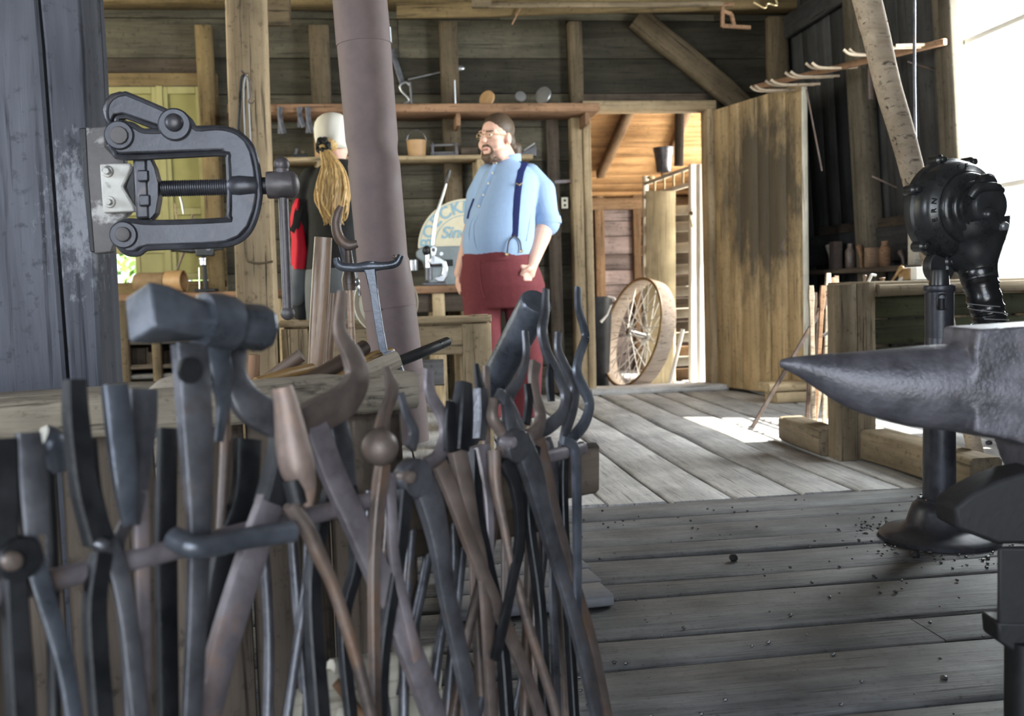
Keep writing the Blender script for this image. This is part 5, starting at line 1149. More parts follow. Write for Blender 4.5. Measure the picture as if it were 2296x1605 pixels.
# pipe vise, built in its own upright plane
vp = S(430, 410, SV); vn = (-Y*.985-X*.17).normalized() if False else -Y
vy = fy-.012
def vz(zx, zy, b=0.0):      # points read in the close view of the vise
    return onplane(180+zx/3.915, 190+zy/3.915, Vector((0, vy-b, 0)), Y)
vt = thing('pipe_vise', 'large iron yoke pipe vise bolted to the blue-grey post', 'vise', vz(425, 800))
def vpoly(name, pts, b0, b1, mat, bev=.004, seg=2): return fixn(MB().prism([vz(x, y, b0) for x, y in pts], (0, -(b1-b0), 0))).build(name, M[mat], vt, bevel=bev, seg=seg)
def vcyl(name, x, y, r, b0, b1, mat, dome=.0, n=28):
    k = (vz(x+100, y)-vz(x, y)).length/100; pr = [(r*k*.96, b0), (r*k, b0+.002), (r*k, b1-.003), (r*k*.9, b1)]+([(r*k*.5, b1+dome)] if dome else []); return MB().lathe(pr, vz(x, y), -Y, n).build(name, M[mat], vt)
vpoly('mount_plate', [(30, 400), (85, 392), (290, 375), (250, 470), (255, 560), (330, 640), (420, 665), (420, 700), (470, 740), (470, 1120), (440, 1150), (360, 1210), (320, 1290), (330, 1400), (300, 1475), (160, 1490), (130, 1470), (85, 900)], -.012, .012, 'viseplate', .003)
vpoly('plate_edge', [(22, 400), (85, 394), (105, 800), (160, 1480), (118, 1470), (60, 900)], -.012, .013, 'irond', .002)
vpoly('v_jaw', [(197, 708), (464, 700), (470, 745), (395, 905), (490, 1075), (500, 1120), (226, 1132)], .012, .034, 'whitejaw', .003)
for x, y in ((285, 782), (302, 1045)): vcyl('jaw_bolt', x, y, 52, .034, .040, 'whitejaw'); vcyl('jaw_bolt', x+6, y+4, 30, .040, .054, 'whitejaw', n=6)
vpoly('inner_jaw', [(470, 740), (497, 720), (500, 1120), (420, 905)], .0, .02, 'irond', .002)
YK = [(265, 540), (262, 450), (290, 390), (345, 355), (410, 345), (470, 360), (530, 400), (600, 412), (740, 400), (800, 310), (850, 284), (920, 284), (970, 325), (1020, 388), (1180, 380), (1290, 390), (1390, 430), (1480, 510), (1530, 610), (1560, 750), (1575, 900), (1575, 1000), (1550, 1130), (1500, 1260), (1420, 1350), (1300, 1400), (1100, 1415), (640, 1430), (560, 1450), (520, 1480), (440, 1485), (380, 1455), (335, 1400), (315, 1320), (330, 1250), (380, 1205), (450, 1195), (640, 1212), (1270, 1190), (1310, 1150), (1310, 900), (1300, 650), (1270, 605), (900, 620), (380, 640), (300, 590)]
vpoly('yoke', YK, .022, .062, 'vise', .010, 4)
yc = cr([(x, y) for x, y in YK+YK[:1]], 3)
MB().tube([vz(x, y, .060) for x, y in yc], .0055, 8).build('rim_bead', M['vise'], vt)
MB().tube([vz(x, y, .026) for x, y in yc], .0045, 8).build('rim_bead', M['vise'], vt)
vcyl('hinge_eye', 890, 400, 142, .030, .070, 'vise', n=40); vcyl('hinge_pin', 890, 388, 78, .070, .078, 'vise', .004)
vcyl('yoke_eye', 418, 490, 128, .05, .068, 'vise', n=40); vcyl('yoke_pin', 425, 495, 80, .066, .074, 'viseplate', n=12)
vcyl('yoke_eye', 455, 1335, 120, .05, .068, 'vise', n=40); vcyl('yoke_pin', 458, 1332, 66, .066, .076, 'viseplate', .002)
HK = [(230, 240), (245, 165), (300, 105), (380, 82), (450, 98), (850, 275), (880, 330), (760, 402), (440, 292), (400, 282), (330, 290), (318, 330), (322, 368), (270, 342), (238, 295)]
vpoly('latch_arm', HK, .026, .056, 'vise', .009, 3); yc = cr([(x, y) for x, y in HK+HK[:1]], 4); MB().tube([vz(x, y, .055) for x, y in yc], .0045, 8).build('latch_rim', M['vise'], vt)
vpoly('latch_tooth', [(320, 300), (410, 300), (415, 380), (330, 390)], .024, .05, 'vise', .004)
vpoly('moving_jaw', [(495, 665), (620, 655), (645, 1185), (525, 1192)], .018, .052, 'vise', .005)
vpoly('jaw_bracket', [(620, 660), (650, 665), (690, 745), (724, 880), (724, 1005), (700, 1140), (655, 1190), (640, 1190)], .022, .058, 'vise', .005)
for x, y in ((562, 805), (575, 1020)): vpoly('jaw_nut', [(x-50, y-52), (x+48, y-52), (x+50, y+48), (x-48, y+52)], .052, .064, 'vise', .003)
sa, sb2 = vz(715, 912, .042), vz(1310, 898, .042); L = (sb2-sa).length; kz = L/595
pr = []; nth = 30
for i in range(nth): pr += [(66*kz, L*i/nth), (74*kz, L*(i+.35)/nth), (74*kz, L*(i+.6)/nth), (66*kz, L*(i+.95)/nth)]
MB().lathe(pr, sa, sb2-sa, 24).build('screw', M['vise'], vt, sharp=70)
a_b, b_b = vz(1296, 895, .042), vz(1575, 890, .042); Lb = (b_b-a_b).length
MB().lathe([(100*kz, 0), (125*kz, .006), (130*kz, Lb*.4), (122*kz, Lb*.9), (105*kz, Lb)], a_b, b_b-a_b, 32).build('screw_boss', M['vise'], vt)
MB().tube([vz(1560, 888, .042), vz(1650, 886, .042)], 78*kz, 24).build('screw_neck', M['irond'], vt)
c0_, c1_ = vz(1640, 882, .042), vz(1880, 874, .042); Lc = (c1_-c0_).length
MB().lathe([(118*kz, 0), (124*kz, .003), (124*kz, Lc-.004), (116*kz, Lc), (80*kz, Lc+.007), (20*kz, Lc+.010)], c0_, c1_-c0_, 36).build('screw_head', M['viserod'], vt)
MB().lathe([(60*kz, -.01), (66*kz, 0)], vz(1765, 740, .042), Z, 20).build('handle_knob_neck', M['viserod'], vt); MB().ell(vz(1767, 700, .042), 72*kz, 22, 16).build('handle_knob', M['viserod'], vt)
MB().tube([onplane(635, 444, Vector((0, vy-.042, 0)), Y), onplane(645, 694, Vector((0, vy-.042, 0)), Y)], 46*kz, 18).build('handle_bar', M['viserod'], vt)
MB().ell(onplane(645, 702, Vector((0, vy-.042, 0)), Y), 66*kz, 22, 16).build('handle_knob', M['viserod'], vt)
# ---------------------------------------------------------------- anvil
SA = 1550
def an(px, py, b=0.0): return S(px, py, SA, b)
at_ = thing('anvil', 'big dark steel anvil with its long horn pointing left', 'anvil', (an(2420, 1190).x, an(2420, 1190).y, an(2420, 1190).z))
am = MB()
hz = [(1747, 813, 7), (1752, 814, 11), (1790, 820, 23), (1840, 832, 41), (1900, 848, 61), (1960, 858, 76), (2050, 866, 92), (2130, 868, 99), (2200, 873, 106), (2300, 882, 112)]
q = cr(hz, 4); pts = [an(a[0], a[1]) for a in q]; am.sweep(pts, RND(28), [(a[2]/SA*.86, a[2]/SA) for a in q], up=Z)
def ap(pts, hw, b=0): am.v; m_ = fixn(MB().prism([an(x, y, b-hw) for x, y in pts], F0*(2*hw))); am.add(m_.v, m_.f)
ap([(2186, 775), (2190, 766), (2192, 738), (2600, 712), (2620, 800), (2480, 850), (2420, 930), (2400, 1000), (2430, 1060), (2560, 1120), (2580, 1195), (2400, 1195), (2330, 1060), (2310, 1000), (2260, 985), (2186, 970)], .055)
ab = remesh(am, 'body', M['anvil'], at_, .0036, 3, .5, sharp=50)
fm = fixn(MB().prism([an(x, y, -.06) for x, y in ((2141, 1138), (2180, 1108), (2240, 1078), (2290, 1062), (2420, 1040), (2600, 1110), (2700, 1150), (2700, 1215), (2240, 1222), (2144, 1186))], F0*.07)); fm.build('foot', M['anvild'], at_, bevel=.006)
t = thing('anvil_stand', 'dark iron-bound stand under the anvil', 'stand', (an(2420, 1900).x, an(2420, 1900).y, 0))
zt_ = an(2300, 1219).z
MB().prism([an(2236, 1224, -.08), an(2650, 1224, -.08), an(2650, 1224, .08), an(2252, 1224, .08)], Z*-.115).build('block', M['anvild'], t, bevel=.006)
zz_ = an(2300, 1400).z
fb = fixn(MB().prism([an(2236, 1395, -.08), an(2650, 1400, -.08), an(2640, 1460, -.08), an(2272, 1462, -.08), an(2240, 1440, -.08)], F0*.05)); fb.build('skirt', M['anvild'], t, bevel=.004)
for px in (2310, 2600): 
    for b in (-.07, .09): q = an(px, 1450, b); plank('leg', M['anvild'], t, (q.x, q.y, 0), (q.x, q.y, q.z+.01), .055, .05, -F0)
# ---------------------------------------------------------------- bench of the tong rack: timber edge, boards
BL, BR = S(-120, 905, 1640), S(935, 838, 1300)
ztop = (S(0, 912, 1640).z+S(930, 838, 1300).z)/2; BL.z = BR.z = ztop; bd_ = (BR-BL).normalized(); bn = bd_.cross(Z).normalized()
if bn.dot(F0) > 0: bn = -bn
t = thing('forge_bench', 'rough timber bench behind the tong rack with a weathered thick edge beam', 'bench', ((BL+BR)/2).to_tuple()[:2]+(0,))
plank('edge_beam', M['timber'], t, BL-bn*.05-Z*.03, BR-bn*.05-Z*.03, .10, .062, Z, rings=16, jit=.005, ch=.010)
plank('top_board', M['timber'], t, BL-bn*.22-Z*.045, BR-bn*.22-Z*.045, .22, .04, Z, rings=10, jit=.004); plank('top_board', M['timber'], t, BL-bn*.45-Z*.045, BR-bn*.45-Z*.045, .22, .04, Z, rings=10, jit=.004)
Lb_ = (BR-BL).length; nb_ = 5
for i in range(nb_):
    a = BL+bd_*(Lb_*(i+.5)/nb_)-bn*.075; plank('front_board', M['tan'], t, (a.x, a.y, .02), (a.x, a.y, ztop-.065), Lb_/nb_-.008, .025, bn, ch=.004)
for i in range(4):
    a = BR-bd_*.02-bn*(.12+.13*i); plank('end_board', M['darkwood'], t, (a.x, a.y, .02), (a.x, a.y, ztop-.075), .125, .025, bd_)
# ---------------------------------------------------------------- tong rack
RA, RB = hit(-40, 1340, 2, .55), hit(1322, 1000, 2, .55); ru_ = (RB-RA).normalized(); rn_ = ru_.cross(Z).normalized()
if rn_.dot(F0) > 0: rn_ = -rn_
TIL = .16; _v = (-Z+rn_*TIL).normalized(); NP = ru_.cross(_v).normalized()
if NP.dot(F0) > 0: NP = -NP
def RP(x, y, o=0.0): return onplane(x, y, RA+rn_*o, NP)
def pk(p): return F/((p-CAM).dot(F0))
rk = thing('tong_rack', 'iron rail and dark end plank that hold the row of blacksmith tongs', 'rack', (RA+RB)/2)
MB().tube([RA-ru_*.1, RA+ru_*.55], .0105, 14).build('rail', M['ironp'], rk); MB().tube([RA+ru_*.5, RB-ru_*.02], .0105, 14).build('rail', M['ironp'], rk)
MB().tube([RP(388, 1205, .035), RP(430, 1225, .055), RP(480, 1222, .055), RP(560, 1205, .055), RP(655, 1192, .055)], .0115, 12, sm=4).build('bent_rail', M['ironb'], rk)
a, b = RP(885, 1128, -.05), RP(1332, 1050, -.035); plank('end_plank', M['tan'], rk, a, b, .082, .022, rn_, rings=4, jit=.002)
a, b = RP(885, 1200, -.06), RP(1245, 1135, -.05); plank('lower_plank', M['darkwood'], rk, a, b, .07, .02, rn_, rings=3, jit=.002)
for f in (.03, .62):
    p = RA+(RB-RA)*f-rn_*.075; plank('upright', M['darkwood'], rk, (p.x, p.y, 0.0), (p.x, p.y, .55), .045, .03, rn_)
p = RA+(RB-RA)*.985; 
def bar(mb, path, flat=.45, o=0.0, n=None, sm=5):
    """path: (px, py, half width in px[, offset])"""
    P4 = [(p[0], p[1], p[2], p[3] if len(p) > 3 else o) for p in path]; P4 = cr(P4, sm); pts = [RP(a[0], a[1], a[3]) for a in P4]
    if n: return mb.tube(pts, [max(1.5, a[2])/pk(p) for a, p in zip(P4, pts)], n, up=rn_)
    return mb.sweep(pts, RECT, [(max(1.5, a[2])/pk(p), max(1.5, a[2])*flat/pk(p)) for a, p in zip(P4, pts)], up=rn_)
def tool(name, label, cat, parts, o, group=None):
    """parts: (partname, material, path, kind) kind: f flat bar, r round bar, or rivet (x,y,r)"""
    pa = parts[0][2]; x0, y0 = pa[:2] if not isinstance(pa[0], tuple) else pa[0][:2]; t = thing(name, label, cat, RP(x0, y0, o), group)
    for nm, mat, path, kd in parts:
        if kd == 'rivet': 
            x, y, r = path[:3]; c = RP(x, y, o+.014); k = 1/pk(c); MB().lathe([(r*k, -.016), (r*k, .0), (r*k*.8, .004), (r*k*.3, .006)], c, rn_, 18).build(nm, M[mat], t)
        elif kd == 'boss':
            x, y, r = path[:3]; c = RP(x, y, o); k = 1/pk(c); MB().lathe([(r*k*.9, -.012), (r*k, -.008), (r*k, .008), (r*k*.9, .012)], c, rn_, 24).build(nm, M[mat], t, sharp=50)
        elif kd == 'ball':
            x, y, r = path[:3]; c = RP(x, y, o+.01); MB().ell(c, r/pk(c), 24, 16).build(nm, M[mat], t)
        else:
            fl = .45 if kd == 'f' else (.8 if kd == 'F' else None); mb = MB()
            if kd == 'r': bar(mb, path, o=o, n=12)
            elif kd == 't': bar(mb, path, flat=.22, o=o)
            else: bar(mb, path, flat=fl, o=o)
            mb.build(nm, M[mat], t)
    return t
G = 'blacksmith tongs hanging on the rack'
tool('tongs', 'dark box-jaw tongs, leftmost on the rack, cut by the photo edge', 'tongs', [
    ('jaw', 'irond', [(-12, 985, 40), (-5, 1120, 38), (5, 1240, 30)], 'F'), ('jaw', 'iron', [(62, 970, 26), (72, 1080, 32), (80, 1200, 28)], 'f'),
    ('rein', 'ironb', [(60, 1200, 22), (92, 1310, 22), (120, 1400, 20), (148, 1500, 19), (172, 1640, 18)], 'f'), ('rein', 'irond', [(30, 1280, 24), (36, 1400, 26), (50, 1640, 28)], 'F'), ('rivet', 'ironr', (28, 1258, 24), 'rivet'), ('boss', 'irond', (35, 1250, 52), 'boss')], .02, G)
tool('punch_tool', 'small dark round-headed tool poking up behind the leftmost tongs', 'tool', [('head', 'ironb', [(88, 985, 34), (112, 1000, 40), (128, 1060, 22)], 'r'), ('shank', 'irond', [(110, 1040, 15), (118, 1300, 15), (122, 1640, 15)], 'r')], -.045)
tool('tongs', 'tongs with one straight black jaw left of the wide channel jaw', 'tongs', [
    ('jaw', 'irond', [(166, 852, 22), (172, 960, 26), (190, 1100, 27), (222, 1215, 30)], 'F'), ('jaw', 'irond', [(205, 985, 12), (212, 1090, 14), (228, 1190, 20)], 'f'),
    ('rein', 'iron', [(215, 1190, 30), (258, 1260, 22), (285, 1380, 20), (300, 1500, 20), (315, 1640, 20)], 'f'), ('rein', 'irond', [(226, 1240, 22), (212, 1380, 24), (230, 1640, 24)], 'F'), ('rivet', 'iron', (232, 1222, 17), 'rivet')], .012, G)
ch = tool('tongs', 'wide V-channel jaw tongs standing tall beside the hammer', 'tongs', [
    ('jaw', 'ironb', [(256, 862, 28, .03), (268, 960, 30, .03), (280, 1080, 26, .03), (290, 1175, 16, .02)], 'f'), ('jaw', 'iron', [(322, 872, 32, .0), (322, 960, 30, .0), (312, 1080, 22, .0), (300, 1175, 14, .01)], 't'),
    ('rein', 'ironp', [(316, 1100, 16), (318, 1230, 17), (322, 1400, 15), (322, 1640, 15)], 'f'), ('rein', 'iron', [(288, 1160, 16), (262, 1240, 15), (284, 1420, 16), (300, 1640, 17)], 'f')], .0, G)
tool('flat_bar', 'thin black flat bar behind the channel tongs', 'bar', [('bar', 'irond', [(376, 960, 22), (372, 1200, 24), (378, 1640, 24)], 'f')], -.05)
tool('flat_bar', 'dark slanting flat bar right of the hammer handle', 'bar', [('bar', 'irond', [(555, 985, 32), (545, 1120, 30), (490, 1300, 26), (455, 1640, 24)], 'f')], -.045)
# hammer with wrapped iron handle
ho = .035
hm = thing('set_hammer', 'large blue-grey set hammer with strap handle, highest in the left row', 'hammer', RP(455, 720, ho))
ca, cb_ = RP(312, 700, ho), RP(600, 738, ho); hd_ = (cb_-ca).normalized(); hk = 1/pk(ca)
hu_ = (Z-hd_*Z.dot(hd_)).normalized(); hn_ = hd_.cross(hu_).normalized()
mb = MB(); SQ8 = [(1, .42), (.42, 1), (-.42, 1), (-1, .42), (-1, -.42), (-.42, -1), (.42, -1), (1, -.42)]; SQ4 = [(1, .86), (.86, 1), (-.86, 1), (-1, .86), (-1, -.86), (-.86, -1), (.86, -1), (1, -.86)]
rings_ = [(0, 54, SQ4), (.02, 56, SQ4), (.14, 55, SQ4), (.36, 50, SQ8), (.46, 46, SQ8), (.5, 44, SQ8), (.70, 50, SQ8), (.90, 55, SQ8), (.97, 54, SQ8), (1.0, 46, SQ8)]
vs = []
rot_ = .35
for f, r, pr_ in rings_:
    for x_, y_ in pr_: vs.append(ca+(cb_-ca)*f+(hn_*(x_*math.cos(rot_)-y_*math.sin(rot_))+hu_*(x_*math.sin(rot_)+y_*math.cos(rot_)))*r*hk)
fs = [(i*8+j, i*8+(j+1) % 8, (i+1)*8+(j+1) % 8, (i+1)*8+j) for i in range(len(rings_)-1) for j in range(8)]+[tuple(range(7, -1, -1)), tuple(range(72, 80))]
fixn(mb.add(vs, fs)).build('head', M['ironb'], hm, sharp=25, bevel=.002)
wpts = [ca+(cb_-ca)*.575+(hn_*math.cos(a)+hu_*math.sin(a))*58*hk*(1.0) for a in np.linspace(0, 2*math.pi, 28)]
MB().sweep(wpts, RECT, (.0045, .021), up=hd_).build('strap_band', M['iron'], hm) if False else MB().lathe([(50*hk, -.020), (66*hk, -.018), (71*hk, 0), (66*hk, .018), (50*hk, .020)], ca+(cb_-ca)*.575, hd_, 28).build('strap_band', M['ironb'], hm)
mb = MB(); bar(mb, [(475, 760, 30, ho), (492, 830, 28, ho), (500, 900, 16, ho-.01), (490, 990, 10, ho-.02)], .5); mb.build('strap_leg', M['ironb'], hm)
mb = MB(); bar(mb, [(425, 770, 40, ho), (432, 850, 40, ho), (438, 960, 38, ho), (444, 1100, 32, ho), (446, 1200, 26, ho), (440, 1400, 24, ho), (428, 1640, 23, ho)], .45); mb.build('handle', M['iron'], hm)
MB().lathe([(30*hk, -.002), (30*hk, .003), (20*hk, .004)], RP(425, 830, ho+.012), rn_, 24).build('handle_boss', M['irond'], hm)
# horned hoop tongs
tool('tongs', 'big crescent horned tongs with tips curving up beside the hammer', 'tongs', [
    ('jaw', 'iron', [(548, 684, 14), (535, 770, 20), (528, 840, 26), (552, 900, 36), (600, 935, 38), (640, 960, 30)], 'f'), ('jaw', 'ironr', [(768, 655, 12), (762, 740, 16), (790, 800, 24), (800, 850, 30), (770, 900, 36), (712, 930, 38), (660, 955, 30)], 'f'),
    ('rein', 'ironp', [(700, 940, 30), (745, 1060, 30), (800, 1180, 30), (870, 1340, 31), (935, 1500, 30), (985, 1640, 29)], 'f'), ('rein', 'irond', [(640, 950, 28), (625, 1050, 30), (606, 1130, 33)], 'F'), ('rein', 'ironp', [(606, 1120, 32), (560, 1260, 36), (500, 1450, 36), (455, 1640, 34)], 'f')], .015, G)
tool('cone_tongs', 'rusty pinkish bulging cone-jaw tongs in the middle of the rack', 'tongs', [
    ('cone', 'ironc', [(632, 868, 24), (642, 910, 29), (655, 990, 38), (668, 1050, 40), (684, 1095, 26), (690, 1135, 12)], 'r'), ('collar', 'irond', [(655, 1075, 24), (668, 1130, 22)], 'r'),
    ('rein', 'ironr', [(650, 1130, 18), (690, 1190, 19), (715, 1245, 18), (745, 1310, 15), (775, 1400, 15), (805, 1500, 15), (840, 1640, 15)], 'r')], .05)
tool('tongs', 'grey straight flat-jaw tongs behind the cone-jaw tongs', 'tongs', [
    ('jaw', 'iron', [(755, 940, 24), (768, 1010, 26), (782, 1090, 18)], 'f'), ('jaw', 'tan', [(800, 945, 10), (803, 1020, 12), (805, 1120, 11)], 'f'), ('rein', 'irond', [(740, 1100, 16), (700, 1300, 18), (720, 1640, 22)], 'F'), ('rein', 'irond', [(780, 1090, 18), (800, 1250, 16), (770, 1400, 14), (790, 1640, 14)], 'F')], -.03, G)
tool('tongs', 'ball-jaw tongs with a round knob and twisted tip', 'tongs', [
    ('ball', 'ironr', (852, 1003, 42), 'ball'), ('jaw', 'ironr', [(866, 822, 9), (874, 855, 13), (872, 890, 12), (858, 925, 11), (850, 965, 14)], 'f'), ('jaw', 'ironr', [(880, 850, 9), (884, 880, 11), (868, 930, 10), (864, 970, 12)], 'f'),
    ('rein', 'ironr', [(858, 1040, 16), (852, 1090, 17), (845, 1150, 15), (838, 1300, 13), (842, 1640, 13)], 'F'), ('rein', 'ironp', [(872, 1060, 16), (878, 1150, 14), (885, 1260, 14), (912, 1380, 14), (935, 1480, 13)], 'f')], .025, G)
tool('tongs', 'round-plate tongs with crescent jaws just right of the ball jaw', 'tongs', [
    ('jaw', 'ironp', [(962, 828, 11), (964, 880, 14), (990, 930, 15), (1000, 975, 17), (982, 1025, 18), (955, 1045, 18)], 'f'), ('jaw', 'iron', [(898, 880, 9), (912, 930, 11), (928, 970, 13), (920, 1005, 16)], 'f'),
    ('boss', 'iron', (925, 1072, 46), 'boss'), ('rein', 'iron', [(935, 1055, 30), (965, 1130, 33), (985, 1220, 27), (1002, 1330, 23), (1030, 1460, 22), (1065, 1640, 21)], 'f'), ('rivet', 'ironr', (920, 1070, 16), 'rivet'), ('rein', 'irond', [(905, 1100, 20), (890, 1250, 18), (860, 1450, 16), (850, 1640, 16)], 'F')], .02, G)
tool('tongs', 'dark square-jaw tongs with long slanting rein, centre right of the rack', 'tongs', [
    ('jaw', 'irond', [(1040, 858, 17), (1036, 920, 22), (1030, 1010, 20)], 'F'), ('jaw', 'irond', [(1010, 900, 12), (1008, 960, 15), (1010, 1010, 16)], 'f'), ('rein', 'ironr', [(985, 1040, 20), (1015, 1110, 20), (1055, 1220, 18), (1110, 1350, 17), (1165, 1475, 16), (1225, 1640, 15)], 'f'), ('rein', 'ironr', [(1025, 1010, 24), (1040, 1080, 24), (1060, 1180, 18), (1085, 1300, 15), (1105, 1640, 15)], 'f')], .03, G)
tool('tongs', 'speckled grey flat-jaw tongs with notched dark tips', 'tongs', [
    ('jaw', 'iron', [(1076, 872, 14), (1078, 930, 15), (1074, 985, 13)], 'F'), ('jaw', 'ironr', [(1090, 820, 8), (1092, 900, 10), (1090, 1000, 10)], 'f'), ('tip', 'irond', [(1068, 815, 6), (1072, 845, 10), (1076, 872, 12)], 'f'), ('rein', 'ironp', [(1070, 1000, 26), (1082, 1060, 24), (1092, 1140, 14), (1098, 1300, 9), (1102, 1420, 8), (1092, 1640, 9)], 'F'), ('rein', 'irond', [(1062, 1010, 20), (1068, 1150, 16), (1120, 1400, 14), (1140, 1640, 16)], 'F')], .012, G)
tool('tongs', 'C-jaw tongs with a small rusty hook end', 'tongs', [
    ('jaw', 'ironr', [(1108, 895, 11), (1104, 935, 14), (1122, 965, 14), (1132, 990, 13), (1118, 1015, 12)], 'r'), ('rein', 'ironr', [(1108, 1010, 16), (1112, 1090, 14), (1128, 1170, 11), (1145, 1260, 9), (1160, 1310, 11), (1190, 1420, 12), (1235, 1560, 12), (1255, 1640, 12)], 'r')], .04, G)
tool('tongs', 'heavy rivet tongs with long plate rein, in front at the right of the rack', 'tongs', [
    ('jaw', 'iron', [(1178, 742, 9), (1180, 800, 10), (1165, 850, 12), (1140, 890, 16), (1140, 930, 18), (1150, 975, 24)], 'f'), ('jaw', 'iron', [(1115, 880, 12), (1135, 900, 15), (1160, 950, 14), (1168, 985, 16)], 'f'), ('boss', 'iron', (1150, 998, 40), 'boss'),
    ('rein', 'iron', [(1165, 985, 27), (1190, 1050, 30), (1212, 1130, 25), (1240, 1230, 20), (1268, 1320, 18), (1300, 1440, 18), (1345, 1640, 17)], 'f'), ('rivet', 'ironp', (1148, 992, 14), 'rivet'), ('rein', 'irond', [(1130, 1030, 20), (1155, 1090, 16), (1165, 1200, 14), (1140, 1350, 14), (1110, 1480, 14)], 'f')], .045, G)
tool('tongs', 'bolt tongs with bowed rusty-tipped jaws behind the rivet tongs', 'tongs', [
    ('jaw', 'ironr', [(1200, 812, 16), (1196, 850, 14), (1202, 890, 13), (1212, 930, 15), (1205, 965, 17), (1190, 985, 18)], 'f'), ('jaw', 'irond', [(1182, 860, 9), (1186, 900, 11), (1180, 950, 12)], 'f'), ('rein', 'ironr', [(1205, 985, 20), (1225, 1060, 17), (1250, 1170, 14), (1290, 1310, 14), (1330, 1450, 14), (1370, 1640, 13)], 'f'), ('rein', 'irond', [(1195, 1000, 16), (1185, 1150, 12), (1210, 1350, 13), (1225, 1640, 13)], 'F')], .012, G)
tool('tongs', 'tall pot-hook tongs with rounded open jaws near the right end', 'tongs', [
    ('jaw', 'iron', [(1224, 648, 9), (1222, 700, 12), (1216, 740, 14), (1226, 790, 13), (1246, 830, 13), (1268, 880, 14), (1262, 925, 15), (1232, 955, 16), (1212, 968, 14)], 'f'), ('jaw', 'iron', [(1252, 746, 10), (1252, 785, 10), (1268, 825, 12), (1288, 865, 13), (1284, 915, 14), (1270, 960, 14), (1262, 1000, 13)], 'f'), ('jaw', 'irond', [(1236, 803, 9), (1232, 850, 11), (1236, 900, 10)], 'f'),
    ('rivet', 'ironp', (1222, 1000, 14), 'rivet'), ('rein', 'iron', [(1222, 985, 16), (1238, 1040, 14), (1244, 1150, 12), (1240, 1300, 12), (1250, 1640, 13)], 'f'), ('rein', 'irond', [(1264, 990, 12), (1262, 1100, 11), (1270, 1300, 11), (1290, 1640, 11)], 'F')], -.005, G)
tool('wavy_hook', 'tall wavy flat iron hook at the right end of the rack', 'hook', [
    ('wavy_bar', 'ironb', [(1296, 644, 9), (1297, 690, 10), (1308, 730, 11), (1312, 760, 11), (1298, 800, 12), (1294, 835, 12), (1308, 870, 13), (1322, 905, 13), (1312, 945, 14), (1290, 975, 13), (1275, 990, 11)], 'f'), ('shaft', 'ironb', [(1262, 988, 10), (1285, 1000, 12), (1292, 1040, 14), (1294, 1200, 13), (1296, 1390, 11)], 'f')], .02)
# dark reins of the tongs hanging in the rear row
rear = [(505, 1000, 470, 1640), (590, 1200, 600, 1640), (655, 1200, 690, 1640), (690, 1290, 640, 1640), (925, 1150, 905, 1640), (960, 1240, 900, 1560), (1015, 1280, 960, 1640), (1040, 1190, 1000, 1640), (1170, 1210, 1060, 1640), (1190, 1190, 1175, 1640), (1205, 1180, 1200, 1640), (1105, 1190, 1010, 1640), (985, 1190, 1040, 1640), (1060, 1200, 1085, 1640), (1135, 1180, 1120, 1640), (1225, 1170, 1150, 1640), (1240, 1160, 1275, 1640), (870, 1200, 830, 1640), (830, 1220, 870, 1640)]
ords = ['first', 'second', 'third', 'fourth', 'fifth', 'sixth', 'seventh', 'eighth', 'ninth', 'tenth', 'eleventh', 'twelfth', 'thirteenth', 'fourteenth', 'fifteenth', 'sixteenth', 'seventeenth', 'eighteenth', 'nineteenth']
rear.sort()
for i, (x0, y0, x1, y1) in enumerate(rear):
    xm, ym = (x0+x1)/2+random.uniform(-8, 8), (y0+y1)/2
    tool('long_rein', f'{ords[i]} dark round iron rod from the left in the rear row of the tong rack', 'rod', [('rein', random.choice(['irond', 'ironr', 'ironr', 'iron']), [(x0, y0-120, 11), (x0, y0, 12), (xm, ym, 12), (x1, y1, 13)], 'r')], -.05-.012*(i % 3), 'rods in the rear row of the tong rack')
# big dark round handle leaning behind the tongs
a, b = S(1203, 676, 1330), S(1078, 915, 1190); t = thing('sledge_haft', 'thick round blue-black handle leaning behind the right-hand tongs', 'handle', b)
ax = (a-b).normalized(); L = (a-b).length; r = 37/1310
MB().lathe([(r*.95, -(b.z-.012)/ax.z), (r*.98, 0), (r, L*.8), (r, L-.004), (r*.93, L)], b, ax, 36).build('shaft', M['ironb'], t); MB().lathe([(r*.9, 0), (r*.88, .001)], a, ax, 32).build('end_cap', M['ironb'], t)
# ---------------------------------------------------------------- tools lying and standing on the bench
def hn(name, label, pts, rs, mat, s_, cat='handle', flat=None, grp='handles on the forge bench'):
    P = [S(x, y, s_ if not isinstance(s_, tuple) else s_[0]+(s_[1]-s_[0])*i/(len(pts)-1)) for i, (x, y) in enumerate(pts)]
    q = cr([(*p, r/(s_ if not isinstance(s_, tuple) else s_[0])) for p, r in zip(P, rs)], 5); pp_ = [Vector(a[:3]) for a in q]; rr_ = [a[3] for a in q]
    fr = frame3((pp_[0]+pp_[-1])/2, pp_[-1]-pp_[0], -F0 if abs((pp_[-1]-pp_[0]).normalized().dot(F0)) < .9 else Z); inv = fr.inverted()
    mb = MB(); mb.sweep(pp_, RND(18), [(r, r*(flat or 1)) for r in rr_], up=-F0); mb.v = [inv @ v for v in mb.v]
    return tag(mb.build(name, M[mat], None, fr), label, cat, grp)
hn('axe_haft', 'tall upright pale worn wooden handle standing on the forge bench', [(725, 532), (720, 620), (714, 720), (709, 800), (704, 870)], [20, 21, 20, 18, 17], 'handle', 1050, flat=.7)
hn('short_haft', 'short rusty-brown wooden handle behind the tall upright handle', [(748, 657), (745, 700), (738, 780), (735, 860)], [11, 12, 12, 12], 'handle', 1010)
